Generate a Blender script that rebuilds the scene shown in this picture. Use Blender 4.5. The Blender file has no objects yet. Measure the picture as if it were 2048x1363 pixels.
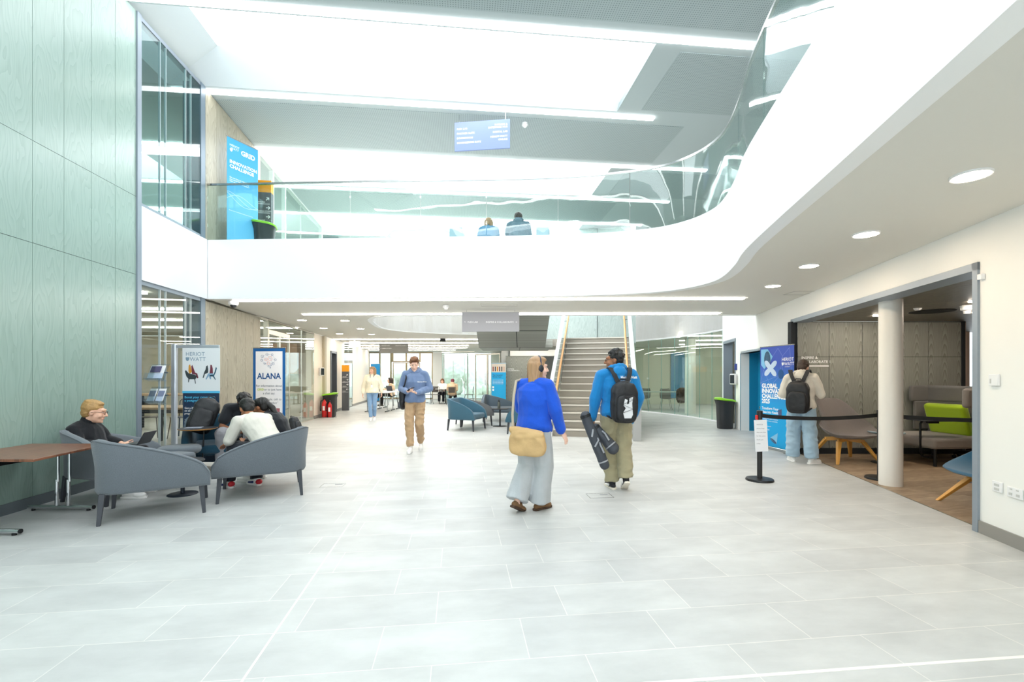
import bpy, math, random
from mathutils import Vector, Matrix, Euler, noise
random.seed(7)
D = bpy.data
C = bpy.context.scene.collection
PI = math.pi
F, HY, EYE = 920.0, 750.0, 1.40           # focal length and horizon of the 2048 px frame, eye height in metres
R = math.radians

def G(x, y):                                # floor point under a pixel
    z = EYE * F / (y - HY)
    return Vector(((x - 1024) * z / F, z, 0))
def P(x, y, d):                             # point at depth d
    return Vector(((x - 1024) * d / F, d, EYE - (y - HY) * d / F))

# ---------------------------------------------------------------- materials
def lin(h):
    h = h.lstrip('#'); c = [int(h[i:i+2], 16) / 255 for i in (0, 2, 4)]
    return tuple(v / 12.92 if v <= .04045 else ((v + .055) / 1.055) ** 2.4 for v in c) + (1,)
MC = {}
def node(nt, t, x=0, y=0, **k):
    n = nt.nodes.new(t)
    n.location = (x, y)
    for a, b in k.items(): setattr(n, a, b)
    return n
def mat(name, col='#808080', rough=.6, metal=0, spec=.5, bump=0, bscale=60, var=0, vscale=3, coat=0, sheen=0, stretch=(1, 1, 1), alpha=1):
    if name in MC: return MC[name]
    m = D.materials.new(name); m.use_nodes = True; nt = m.node_tree
    b = nt.nodes['Principled BSDF']; c = lin(col)
    b.inputs['Base Color'].default_value = c; b.inputs['Roughness'].default_value = rough
    b.inputs['Metallic'].default_value = metal; b.inputs['Specular IOR Level'].default_value = spec
    if coat: b.inputs['Coat Weight'].default_value = coat; b.inputs['Coat Roughness'].default_value = .15
    if sheen: b.inputs['Sheen Weight'].default_value = sheen
    tc = node(nt, 'ShaderNodeTexCoord', -900)
    mp = node(nt, 'ShaderNodeMapping', -700); mp.inputs['Scale'].default_value = stretch
    nt.links.new(tc.outputs['Object'], mp.inputs['Vector'])
    if var:
        n = node(nt, 'ShaderNodeTexNoise', -500); n.inputs['Scale'].default_value = vscale; n.inputs['Detail'].default_value = 5
        nt.links.new(mp.outputs[0], n.inputs['Vector'])
        r = node(nt, 'ShaderNodeMapRange', -300); r.inputs[3].default_value = 1 - var; r.inputs[4].default_value = 1 + var
        r.inputs[1].default_value = .25; r.inputs[2].default_value = .75
        nt.links.new(n.outputs['Fac'], r.inputs[0])
        mx = node(nt, 'ShaderNodeVectorMath', -150, operation='SCALE'); mx.inputs[0].default_value = c[:3]
        nt.links.new(r.outputs[0], mx.inputs['Scale']); nt.links.new(mx.outputs[0], b.inputs['Base Color'])
    if bump:
        n = node(nt, 'ShaderNodeTexNoise', -500, -300); n.inputs['Scale'].default_value = bscale; n.inputs['Detail'].default_value = 4
        nt.links.new(mp.outputs[0], n.inputs['Vector'])
        bp = node(nt, 'ShaderNodeBump', -200, -300); bp.inputs['Strength'].default_value = bump; bp.inputs['Distance'].default_value = .01
        nt.links.new(n.outputs['Fac'], bp.inputs['Height']); nt.links.new(bp.outputs[0], b.inputs['Normal'])
    MC[name] = m
    return m
def emit(name, col, s):
    if name in MC: return MC[name]
    m = D.materials.new(name); m.use_nodes = True; nt = m.node_tree; nt.nodes.clear()
    e = node(nt, 'ShaderNodeEmission'); e.inputs[0].default_value = lin(col); e.inputs[1].default_value = s
    o = node(nt, 'ShaderNodeOutputMaterial', 200); nt.links.new(e.outputs[0], o.inputs[0]); MC[name] = m
    return m
def mathn(nt, op, a, b=None, c=None):
    n = node(nt, 'ShaderNodeMath', operation=op)
    for i, v in enumerate((a, b, c)):
        if v is None: continue
        if isinstance(v, (int, float)): n.inputs[i].default_value = v
        else: nt.links.new(v, n.inputs[i])
    return n.outputs[0]
def glass(name, tint, refl=1.0, wav=0):
    if name in MC: return MC[name]
    m = D.materials.new(name); m.use_nodes = True; nt = m.node_tree; nt.nodes.clear()
    t = node(nt, 'ShaderNodeBsdfTransparent'); t.inputs[0].default_value = lin(tint)
    g = node(nt, 'ShaderNodeBsdfGlossy', 0, -200); g.inputs['Roughness'].default_value = .0
    g.inputs['Color'].default_value = (refl, refl, refl, 1)
    ge = node(nt, 'ShaderNodeNewGeometry'); dt = node(nt, 'ShaderNodeVectorMath', operation='DOT_PRODUCT')
    nt.links.new(ge.outputs['Normal'], dt.inputs[0]); nt.links.new(ge.outputs['Incoming'], dt.inputs[1])
    f_ = mathn(nt, 'MULTIPLY_ADD', mathn(nt, 'POWER', mathn(nt, 'SUBTRACT', 1.0, mathn(nt, 'ABSOLUTE', dt.outputs['Value'])), 5.0), .95, .04)
    mx = node(nt, 'ShaderNodeMixShader', 200); o = node(nt, 'ShaderNodeOutputMaterial', 400)
    nt.links.new(f_, mx.inputs[0]); nt.links.new(t.outputs[0], mx.inputs[1]); nt.links.new(g.outputs[0], mx.inputs[2])
    if wav:
        n = node(nt, 'ShaderNodeTexNoise', -500, -300); n.inputs['Scale'].default_value = 1.2
        tc = node(nt, 'ShaderNodeTexCoord', -900); nt.links.new(tc.outputs['Object'], n.inputs['Vector'])
        bp = node(nt, 'ShaderNodeBump', -200, -300); bp.inputs['Strength'].default_value = 1; bp.inputs['Distance'].default_value = wav
        nt.links.new(n.outputs['Fac'], bp.inputs['Height']); nt.links.new(bp.outputs[0], g.inputs['Normal'])
    nt.links.new(mx.outputs[0], o.inputs[0]); MC[name] = m
    return m
def ramp(nt, fac, stops):
    r = node(nt, 'ShaderNodeValToRGB'); cr = r.color_ramp
    while len(cr.elements) < len(stops): cr.elements.new(.5)
    for e, (p, c) in zip(cr.elements, stops): e.position = p; e.color = lin(c)
    nt.links.new(fac, r.inputs[0]); return r.outputs[0]
def wood(name, cols, rough=.45, rot=0, axis='Z', period=.24, cath=1.0, scale=1.0, spec=.5, coat=0, nzw=10.0, lw=.55):
    """veneer: cathedral arches repeated across (rot turns the wall to local x)"""
    if name in MC: return MC[name]
    m = D.materials.new(name); m.use_nodes = True; nt = m.node_tree; b = nt.nodes['Principled BSDF']
    b.inputs['Roughness'].default_value = rough; b.inputs['Specular IOR Level'].default_value = spec
    if coat: b.inputs['Coat Weight'].default_value = coat; b.inputs['Coat Roughness'].default_value = .22
    tc = node(nt, 'ShaderNodeTexCoord'); mp = node(nt, 'ShaderNodeMapping'); mp.inputs['Rotation'].default_value = (0, 0, rot)
    nt.links.new(tc.outputs['Object'], mp.inputs[0])
    sx = node(nt, 'ShaderNodeSeparateXYZ'); nt.links.new(mp.outputs[0], sx.inputs[0])
    u, v = (sx.outputs[0], sx.outputs[2]) if axis == 'Z' else (sx.outputs[1], sx.outputs[0])
    ns = node(nt, 'ShaderNodeTexNoise'); ns.inputs['Scale'].default_value = 1.6
    cm = node(nt, 'ShaderNodeCombineXYZ'); nt.links.new(mathn(nt, 'MULTIPLY', u, 3.0), cm.inputs[0]); nt.links.new(mathn(nt, 'MULTIPLY', v, .7), cm.inputs[1])
    nt.links.new(cm.outputs[0], ns.inputs['Vector'])
    q = mathn(nt, 'PINGPONG', mathn(nt, 'ADD', mathn(nt, 'MULTIPLY', ns.outputs[0], .05), u), period / 2)
    qq = mathn(nt, 'POWER', mathn(nt, 'MULTIPLY', q, 2 / period), 1.3 if lw == .55 else 2.2)
    h = mathn(nt, 'ADD', mathn(nt, 'MULTIPLY', v, 7.0 * scale), mathn(nt, 'MULTIPLY', qq, 9.0 * cath))
    h = mathn(nt, 'ADD', h, mathn(nt, 'MULTIPLY', ns.outputs[0], nzw))
    w = mathn(nt, 'FRACT', h)
    fn = node(nt, 'ShaderNodeTexNoise'); fn.inputs['Scale'].default_value = 1.0; fn.inputs['Detail'].default_value = 6
    c2 = node(nt, 'ShaderNodeCombineXYZ'); nt.links.new(mathn(nt, 'MULTIPLY', u, 90.0), c2.inputs[0]); nt.links.new(mathn(nt, 'MULTIPLY', v, 2.5), c2.inputs[1])
    nt.links.new(c2.outputs[0], fn.inputs['Vector'])
    fac = mathn(nt, 'ADD', mathn(nt, 'MULTIPLY', mathn(nt, 'POWER', w, 2.0), lw), mathn(nt, 'MULTIPLY', fn.outputs[0], .55))
    nt.links.new(ramp(nt, fac, [(.15, cols[0]), (.5, cols[1]), (.95, cols[2])]), b.inputs['Base Color'])
    MC[name] = m
    return m

# ---------------------------------------------------------------- mesh builder
class MB:
    def __init__(s): s.v = []; s.f = []; s.m = []; s.cur = 0
    def add(s, vs, fs, M=None):
        o = len(s.v)
        s.v += [tuple(M @ Vector(p)) if M else tuple(p) for p in vs]
        s.f += [tuple(i + o for i in f) for f in fs]; s.m += [s.cur] * len(fs)
        return s
    def mt(s, i): s.cur = i; return s
    def box(s, c, d, rz=0, M=None, rx=0, ry=0):
        x, y, z = d[0] / 2, d[1] / 2, d[2] / 2
        T = Matrix.Translation(c) @ Euler((rx, ry, rz)).to_matrix().to_4x4()
        if M: T = M @ T
        return s.add([(-x,-y,-z),(x,-y,-z),(x,y,-z),(-x,y,-z),(-x,-y,z),(x,-y,z),(x,y,z),(-x,y,z)],
                     [(0,3,2,1),(4,5,6,7),(0,1,5,4),(1,2,6,5),(2,3,7,6),(3,0,4,7)], T)
    def prism(s, poly, z0, z1, M=None):
        n = len(poly)
        vs = [(p[0], p[1], z0) for p in poly] + [(p[0], p[1], z1) for p in poly]
        a = sum(poly[i][0] * poly[(i+1) % n][1] - poly[(i+1) % n][0] * poly[i][1] for i in range(n))
        ids = list(range(n))
        if a > 0: fs = [tuple(ids[::-1]), tuple(i + n for i in ids)] + [(i, (i+1) % n, (i+1) % n + n, i + n) for i in ids]
        else: fs = [tuple(ids), tuple(i + n for i in ids[::-1])] + [((i+1) % n, i, i + n, (i+1) % n + n) for i in ids]
        return s.add(vs, fs, M)
    def wall(s, pts, th, z0, z1, M=None):        # extruded polyline, thickness to its left (th<0: right)
        n = len(pts); out = []
        for i, p in enumerate(pts):
            a = Vector(pts[max(i-1, 0)][:2]); b = Vector(pts[min(i+1, n-1)][:2]); d = (b - a).normalized()
            out.append((p[0] - d.y * th, p[1] + d.x * th))
        for i in range(n - 1):
            s.prism([pts[i][:2], pts[i+1][:2], out[i+1], out[i]], z0, z1, M)
        return s
    def strip(s, pts, th, z0, z1):               # like wall() without inner end faces: smooth curved band
        n = len(pts); out = []
        for i, p in enumerate(pts):
            a = Vector(pts[max(i-1, 0)][:2]); b = Vector(pts[min(i+1, n-1)][:2]); d = (b - a).normalized()
            out.append((p[0] - d.y * th, p[1] + d.x * th))
        rings = [[(a[0], a[1], z0), (b[0], b[1], z0), (b[0], b[1], z1), (a[0], a[1], z1)] for a, b in zip(pts, out)]
        return s.loft(rings)
    def loft(s, rings, cap=True, M=None, closed=False):
        n = len(rings[0]); vs = [p for r in rings for p in r]; fs = []
        m = len(rings)
        for i in range(m if closed else m - 1):
            for j in range(n):
                a, b = i * n + j, i * n + (j+1) % n; c, d = ((i+1) % m) * n + (j+1) % n, ((i+1) % m) * n + j
                fs.append((a, b, c, d))
        if cap and not closed: fs += [tuple(range(n))[::-1], tuple((m-1) * n + j for j in range(n))]
        return s.add(vs, fs, M)
    def tube(s, pts, r, n=10, M=None, closed=False):
        pts = [Vector(p) for p in pts]; k = len(pts)
        rs = r if isinstance(r, (list, tuple)) else [r] * k
        rings = []; up = None
        for i, p in enumerate(pts):
            if closed: d = (pts[(i+1) % k] - pts[i-1]).normalized()
            else: d = (pts[min(i+1, k-1)] - pts[max(i-1, 0)]).normalized()
            if up is None: up = Vector((0,0,1)) if abs(d.z) < .9 else Vector((1,0,0))
            a = d.cross(up)
            if a.length < 1e-4: a = d.cross(Vector((0,1,0)))
            a.normalize(); b = a.cross(d).normalized(); up = b
            rings.append([tuple(p + (a * math.cos(t) + b * math.sin(t)) * rs[i]) for t in [2*PI*j/n for j in range(n)]])
        return s.loft(rings, M=M, closed=closed)
    def cyl(s, c, r, h, n=24, r2=None, M=None):  # base centre c, up z
        return s.lathe([(0, 0), (r, 0), (r if r2 is None else r2, h), (0, h)], c, n, M)
    def lathe(s, prof, c=(0,0,0), n=24, M=None, sx=1, sy=1):
        vs = []; fs = []; k = len(prof)
        for j in range(n):
            t = 2*PI*j/n
            for r, z in prof: vs.append((c[0] + r*math.cos(t)*sx, c[1] + r*math.sin(t)*sy, c[2] + z))
        for j in range(n):
            for i in range(k - 1):
                a, b = j*k+i, ((j+1) % n)*k+i
                f = []
                for q in (a, b, b+1, a+1):
                    r, z = prof[q % k]
                    key = ('ax', q % k) if r < 1e-9 else q
                    if key not in [g[0] for g in f]: f.append((key, q))
                if len(f) > 2: fs.append(tuple(g[1] if g[0] is g[1] or not isinstance(g[0], tuple) else g[0][1] for g in f))
        return s.add(vs, fs, M)
    def ell(s, c, r, M=None, n=14, rot=None):
        T = Matrix.Translation(c) @ (rot.to_4x4() if rot else Matrix.Identity(4))
        if M: T = M @ T
        m = n // 2; vs = [(0, 0, -r[2])]; fs = []
        for i in range(1, m):
            ph = -PI/2 + PI*i/m
            for j in range(n): vs.append((r[0]*math.cos(ph)*math.cos(2*PI*j/n), r[1]*math.cos(ph)*math.sin(2*PI*j/n), r[2]*math.sin(ph)))
        vs.append((0, 0, r[2])); L = len(vs) - 1
        for j in range(n):
            fs.append((0, 1 + (j+1) % n, 1 + j)); fs.append((L, L - n + j, L - n + (j+1) % n))
            for i in range(m - 2):
                a = 1 + i*n + j; b = 1 + i*n + (j+1) % n; fs.append((a, b, b + n, a + n))
        return s.add(vs, fs, T)
    def cap(s, a, b, ra, rb=None, n=12, flat=1, side=None):  # tapered capsule; flat squashes along 'side'
        a = Vector(a); b = Vector(b); rb = ra if rb is None else rb
        d = b - a; L = d.length
        if L < 1e-5: return s.ell(a, (ra, ra, ra), n=n)
        z = d / L; x = Vector(side).cross(z) if side else z.orthogonal()
        if x.length < 1e-4: x = z.orthogonal()
        x.normalize(); y = z.cross(x)
        rings = []
        def ring(t, r): rings.append([tuple(a + z*t + x*r*math.cos(2*PI*j/n) + y*r*flat*math.sin(2*PI*j/n)) for j in range(n)])
        for k in range(1, 4): ph = -PI/2 + PI/2*k/4; ring(ra*math.sin(ph), ra*math.cos(ph))
        ring(0, ra); ring(L, rb)
        for k in range(1, 4): ph = PI/2*k/4; ring(L + rb*math.sin(ph), rb*math.cos(ph))
        return s.loft(rings)
    def build(s, name, mats=None, parent=None, bevel=0, smooth=True, angle=.6, loc=None, seg=2):
        me = D.meshes.new(name); me.from_pydata(s.v, [], s.f); me.update()
        mats = mats if isinstance(mats, (list, tuple)) else [mats]
        for m in mats:
            if m: me.materials.append(m)
        if len(mats) > 1: me.polygons.foreach_set('material_index', s.m)
        if smooth: me.shade_smooth(); me.set_sharp_from_angle(angle=angle)
        o = D.objects.new(name, me); C.objects.link(o)
        if parent: o.parent = parent
        if loc: o.location = loc
        if bevel:
            b = o.modifiers.new('b', 'BEVEL'); b.width = bevel; b.segments = seg; b.limit_method = 'ANGLE'; b.angle_limit = .6
        return o
def tag(o, label=None, cat=None, group=None, kind=None):
    if label: o['label'] = label
    if cat: o['category'] = cat
    if group: o['group'] = group
    if kind: o['kind'] = kind
    return o
def thing(name, label, cat, loc=(0,0,0), rz=0, group=None):
    o = D.objects.new(name, None); C.objects.link(o); o.location = loc; o.rotation_euler = (0, 0, rz); o.empty_display_size = .1
    return tag(o, label, cat, group)
def struct(name, mb, m, **k):
    return tag(mb.build(name, m, **k), kind='structure')
def dup(root, loc, rz, label=None, group=None, name=None):
    def cp(o, par):
        c = o.copy(); C.objects.link(c)
        if par: c.parent = par
        for ch in o.children: cp(ch, c)
        return c
    r = cp(root, None); r.location = loc; r.rotation_euler = (0, 0, rz)
    if label: r['label'] = label
    if group: r['group'] = group
    return r
def text(s, size, m, parent, loc, rz=0, align='LEFT', bold=0, name='lettering', M=None, space=1.0, line=1.0, shear=0, xs=1, ext=0):
    cu = D.curves.new('t', 'FONT'); cu.body = s; cu.size = size; cu.align_x = align; cu.offset = bold * size
    cu.space_character = space; cu.space_line = line; cu.shear = shear; cu.resolution_u = 2; cu.extrude = ext
    t = D.objects.new('t', cu); C.objects.link(t)
    me = D.meshes.new_from_object(t.evaluated_get(bpy.context.evaluated_depsgraph_get()))
    D.objects.remove(t); D.curves.remove(cu)
    T = (M or (Matrix.Translation(loc) @ Euler((PI/2, 0, rz)).to_matrix().to_4x4())) @ Matrix.Diagonal((xs, 1, 1, 1))
    me.transform(T); me.name = name; me.materials.clear(); me.materials.append(m)
    o = D.objects.new(name, me); C.objects.link(o)
    if parent: o.parent = parent
    return o
def curve_pts(ctrl, n=8):                        # Catmull-Rom through control points
    out = []; k = len(ctrl)
    for i in range(k - 1):
        p = [Vector(ctrl[min(max(i + q, 0), k - 1)]) for q in (-1, 0, 1, 2)]
        for t in [j / n for j in range(n)]:
            out.append(.5 * (2*p[1] + (p[2]-p[0])*t + (2*p[0]-5*p[1]+4*p[2]-p[3])*t*t + (-p[0]+3*p[1]-3*p[2]+p[3])*t**3))
    out.append(Vector(ctrl[-1])); return out
# ================================================================ materials of the building
H1, H2, L2, FT = 2.75, 6.50, 3.70, 3.80
plaster = mat('white_plaster', '#f2f1ec', .6, spec=.3)
cream = mat('cream_plaster', '#efe6d8', .6, spec=.3)
soffm = mat('soffit_plaster', '#dedbd2', .65, spec=.3)
fasc = mat('white_fascia', '#f6f6f5', .35, spec=.4)
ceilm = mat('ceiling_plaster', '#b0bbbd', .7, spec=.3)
grey_fr = mat('grey_frame', '#8f99a3', .4, metal=.2)
dark_fr = mat('dark_frame', '#5b6066', .45, metal=.2)
steel = mat('brushed_steel', '#b9bcbc', .25, metal=1)
white_m = mat('white_metal', '#eeeeee', .35)
black_m = mat('black_metal', '#17181a', .4, metal=.3)
glz = glass('clear_glass', '#f1f7f5', .9)
glz2 = glass('balustrade_glass', '#edf6f4', .95, wav=.006)
strip_e = emit('strip_light_glow', '#fffaf2', 22)
strip_u = emit('upper_strip_glow', '#ffffff', 8)
sky_f = emit('far_skylight_glow', '#f6fbff', 15.0)
sky_e = emit('skylight_glow', '#f2f9ff', 5.0)
down_e = emit('downlight_glow', '#ffe6c8', 85)
def perf(name, c0, c1):
    m = D.materials.new(name); m.use_nodes = True; nt = m.node_tree; b = nt.nodes['Principled BSDF']; b.inputs['Roughness'].default_value = .7
    tc = node(nt, 'ShaderNodeTexCoord'); mp = node(nt, 'ShaderNodeMapping'); mp.inputs['Rotation'].default_value = (0, 0, -R(6))
    nt.links.new(tc.outputs['Object'], mp.inputs[0])
    sx = node(nt, 'ShaderNodeSeparateXYZ'); nt.links.new(mp.outputs[0], sx.inputs[0])
    a = mathn(nt, 'PINGPONG', sx.outputs[0], .018); c = mathn(nt, 'PINGPONG', sx.outputs[1], .018)
    d = mathn(nt, 'SQRT', mathn(nt, 'ADD', mathn(nt, 'MULTIPLY', a, a), mathn(nt, 'MULTIPLY', c, c)))
    nt.links.new(ramp(nt, mathn(nt, 'MULTIPLY', d, 60.0), [(.42, c1), (.5, c0)]), b.inputs['Base Color'])
    return m
perfm = perf('perforated_panel', '#a5b1b3', '#747f81')
def floor_mat():
    m = D.materials.new('grey_floor_tiles'); m.use_nodes = True; nt = m.node_tree; b = nt.nodes['Principled BSDF']
    tc = node(nt, 'ShaderNodeTexCoord'); mp = node(nt, 'ShaderNodeMapping'); mp.inputs['Rotation'].default_value = (0, 0, -R(6.6)); mp.inputs['Location'].default_value = (.13, .03, 0)
    nt.links.new(tc.outputs['Object'], mp.inputs[0])
    br = node(nt, 'ShaderNodeTexBrick'); br.offset = .37; br.offset_frequency = 2; br.squash = 1
    br.inputs['Scale'].default_value = 1; br.inputs['Brick Width'].default_value = .76; br.inputs['Row Height'].default_value = .38
    br.inputs['Mortar Size'].default_value = .0028; br.inputs['Mortar Smooth'].default_value = .3; br.inputs['Bias'].default_value = 0
    br.inputs['Color1'].default_value = lin('#b9bab8'); br.inputs['Color2'].default_value = lin('#c3c4c1'); br.inputs['Mortar'].default_value = lin('#d8d5cf')
    nt.links.new(mp.outputs[0], br.inputs['Vector'])
    n = node(nt, 'ShaderNodeTexNoise'); n.inputs['Scale'].default_value = 1.7; n.inputs['Detail'].default_value = 8; n.inputs['Roughness'].default_value = .62
    mp2 = node(nt, 'ShaderNodeMapping'); mp2.inputs['Scale'].default_value = (1, 2.2, 1); nt.links.new(mp.outputs[0], mp2.inputs[0]); nt.links.new(mp2.outputs[0], n.inputs['Vector'])
    r = node(nt, 'ShaderNodeMapRange'); r.inputs[1].default_value = .3; r.inputs[2].default_value = .7; r.inputs[3].default_value = .86; r.inputs[4].default_value = 1.1
    nt.links.new(n.outputs[0], r.inputs[0])
    v = node(nt, 'ShaderNodeVectorMath', operation='SCALE'); nt.links.new(br.outputs['Color'], v.inputs[0]); nt.links.new(r.outputs[0], v.inputs['Scale'])
    nt.links.new(v.outputs[0], b.inputs['Base Color'])
    b.inputs['Roughness'].default_value = .42; b.inputs['Specular IOR Level'].default_value = .45
    return m
def vinyl_mat():
    m = D.materials.new('wood_vinyl_floor'); m.use_nodes = True; nt = m.node_tree; b = nt.nodes['Principled BSDF']
    tc = node(nt, 'ShaderNodeTexCoord'); mp = node(nt, 'ShaderNodeMapping'); mp.inputs['Rotation'].default_value = (0, 0, -R(12))
    nt.links.new(tc.outputs['Object'], mp.inputs[0])
    br = node(nt, 'ShaderNodeTexBrick'); br.offset = .43
    br.inputs['Scale'].default_value = 1; br.inputs['Brick Width'].default_value = .9; br.inputs['Row Height'].default_value = .11; br.inputs['Mortar Size'].default_value = .0015
    br.inputs['Color1'].default_value = lin('#86705a'); br.inputs['Color2'].default_value = lin('#a48e74'); br.inputs['Mortar'].default_value = lin('#6a5848')
    nt.links.new(mp.outputs[0], br.inputs['Vector'])
    n = node(nt, 'ShaderNodeTexNoise'); n.inputs['Scale'].default_value = 7; n.inputs['Detail'].default_value = 6
    mp2 = node(nt, 'ShaderNodeMapping'); mp2.inputs['Scale'].default_value = (1, 5, 1); nt.links.new(mp.outputs[0], mp2.inputs[0]); nt.links.new(mp2.outputs[0], n.inputs['Vector'])
    r = node(nt, 'ShaderNodeMapRange'); r.inputs[1].default_value = .3; r.inputs[2].default_value = .7; r.inputs[3].default_value = .75; r.inputs[4].default_value = 1.2
    nt.links.new(n.outputs[0], r.inputs[0])
    v = node(nt, 'ShaderNodeVectorMath', operation='SCALE'); nt.links.new(br.outputs['Color'], v.inputs[0]); nt.links.new(r.outputs[0], v.inputs['Scale'])
    nt.links.new(v.outputs[0], b.inputs['Base Color']); b.inputs['Roughness'].default_value = .5
    return m
teal_wood = wood('green_stained_veneer', ('#98aea4', '#91a89d', '#879e93'), .3, rot=-R(96), period=.5, cath=.5, scale=.25, coat=.25)
grey_wood = wood('grey_ash_veneer', ('#a0a199', '#898a82', '#6d6e67'), .5, rot=0, period=.25, cath=.85, scale=.85, nzw=2.6, lw=.5)
grey_wood2 = wood('pale_grey_veneer', ('#b1ab98', '#a39d8b', '#8f8978'), .5, rot=-R(98), period=.4, cath=.4, scale=.3)
under_wood = wood('stair_soffit_veneer', ('#a6a79d', '#989990', '#898a82'), .5, rot=R(90), period=.5, cath=.2, scale=.3, axis='Z')

def LW(z):   # left wall plane x at depth z
    return -5.26 - .1 * (z - 6.44) if z < 8.15 else -5.431 - .139 * (z - 8.15)
def RW(z): return 3.286 + .215 * z

# ================================================================ floor
m = MB(); m.prism([(-16,-5),(RW(-5)+.1,-5),(RW(8.2)+.1,8.2),(RW(8.2)+1,8.2),(16,8.5),(16,32),(-16,32)], -.1, 0)
struct('floor', m, floor_mat(), smooth=False)
m = MB(); m.prism([(RW(3.2)+.1,3.2),(12,3.2),(12,9.0),(RW(8.2)+1,9.0),(RW(8.2)+1,8.2),(RW(8.2)+.1,8.2)], -.1, .0)
struct('floor_alcove', m, vinyl_mat(), smooth=False)
joint = mat('joint_trim', '#ece8e0', .5)
m = MB(); m.wall([(-1.03, .6), (-2.12, 8.8)], .012, 0, .0015); m.wall([(-4.5, 1.55), (2.15, 2.24), (3.6, 2.38)], .02, 0, .0015)
struct('trim_1', m, joint, smooth=False)
m = MB(); m.wall([(RW(3.2)+.1,3.2), (RW(8.2)+.1,8.2)], .012, 0, .003)
struct('trim_2', m, steel, smooth=False)

# ================================================================ left wall, near: green stained panels
def panels(name, pts, zs, th, mt, back, gap=.005):
    """pts: xy stops along the wall (front face), zs: heights of the joints"""
    m = MB()
    for (a, b) in zip(pts, pts[1:]):
        d = (Vector(b) - Vector(a)).normalized(); a2 = Vector(a) + d*gap/2; b2 = Vector(b) - d*gap/2
        for z0, z1 in zip(zs, zs[1:]): m.mt(0).wall([tuple(a2), tuple(b2)], th, z0 + gap/2, z1 - gap/2)
    n = Vector((-(Vector(pts[-1])-Vector(pts[0])).normalized().y, (Vector(pts[-1])-Vector(pts[0])).normalized().x)) * math.copysign(.012, th)
    m.mt(1).wall([tuple(Vector(p) + n) for p in (pts[0], pts[-1])], th*4, zs[0], zs[-1])
    return struct(name, m, [mt, back], smooth=False)
dk = mat('dark_gap', '#22262a', .8)
zz = [-3.5] + [6.437 - .385*k for k in range(24, -1, -1)]
panels('wall_left', [(LW(z), z) for z in zz], [.12, 1.0, 2.81, 3.90, 5.0, H2], .02, teal_wood, dk) if False else panels('wall_left', [(LW(z), z) for z in zz], [.11, 2.81, 3.90, H2], .02, teal_wood, dk)
m = MB(); m.wall([(LW(-3.5)+.012,-3.5),(LW(6.44)+.012,6.44)], .03, 0, .11); struct('baseboard_left', m, mat('slate_skirting', '#6d7579', .5), smooth=False)
m = MB(); m.wall([(LW(6.44)+.02,6.44),(LW(6.52)+.02,6.52)], .3, 0, H2); struct('trim_3', m, grey_fr, smooth=False)

# glazed lab wall, left: two floors and the white spandrel between
def glazed(name, pts, z0, z1, mull=(), fr=grey_fr, w=.05, dep=.1, head=.06, sill=.05, g=glz):
    e = thing(name, None, None); e['kind'] = 'structure'
    m = MB(); m.wall([tuple(p) for p in pts], .012, z0 + sill, z1 - head); m.build('glass_pane', g, e, smooth=False)
    m = MB(); a, b = Vector(pts[0]), Vector(pts[-1])
    if head: m.wall([tuple(p) for p in pts], dep, z1 - head, z1)
    if sill: m.wall([tuple(p) for p in pts], dep, z0, z0 + sill)
    if fr: m.build('window_frame', fr, e, smooth=False)
    if mull:
        m = MB(); L = (b - a); 
        for t, ww in mull:
            p = a + L*t; d = L.normalized(); m.wall([tuple(p - d*ww/2), tuple(p + d*ww/2)], dep if ww > .02 else .03, z0 + sill, z1 - head)
        m.build('mullion', fr if max(w for _, w in mull) > .02 else white_m, e, smooth=False)
    return e
A, B = (LW(6.52), 6.52), (LW(8.0), 8.0)
glazed('window_1', [A, B], 0, H1, [(.29,.008),(.38,.008),(.72,.008),(.82,.008)])
glazed('window_2', [A, B], FT, H2, [(.29,.008),(.38,.008),(.72,.008),(.82,.008)], g=glass('tinted_glass', '#cfe2e3', .9))
m = MB(); m.wall([(A[0]+.02,A[1]), (B[0]+.02,8.14)], .3, H1, FT); struct('wall_spandrel', m, mat('white_glossy_panel', '#eef1f5', .22), smooth=False)
m = MB(); m.wall([(LW(8.0)+.01,8.0),(LW(8.13)+.01,8.13)], .3, 0, H1); m.wall([(LW(8.0)+.01,8.0),(LW(8.13)+.01,8.13)], .3, FT, H2)
struct('trim_4', m, mat('blue_grey_frame', '#74838f', .4, metal=.2), smooth=False)
# wood clad return, both floors
zz = [8.15 + .4*k for k in range(6)] + [10.54]
panels('wall_left_back', [(LW(z), z) for z in zz], [.05, H1-.03], .02, grey_wood2, dk)
panels('wall_left_upper', [(LW(z), z) for z in zz], [L2, H2-.02], .02, grey_wood2, dk)
m = MB(); m.wall([(LW(8.15)+.012,8.15),(LW(10.5)+.012,10.5)], .03, 0, .06); struct('baseboard_back', m, dark_fr, smooth=False)
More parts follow.
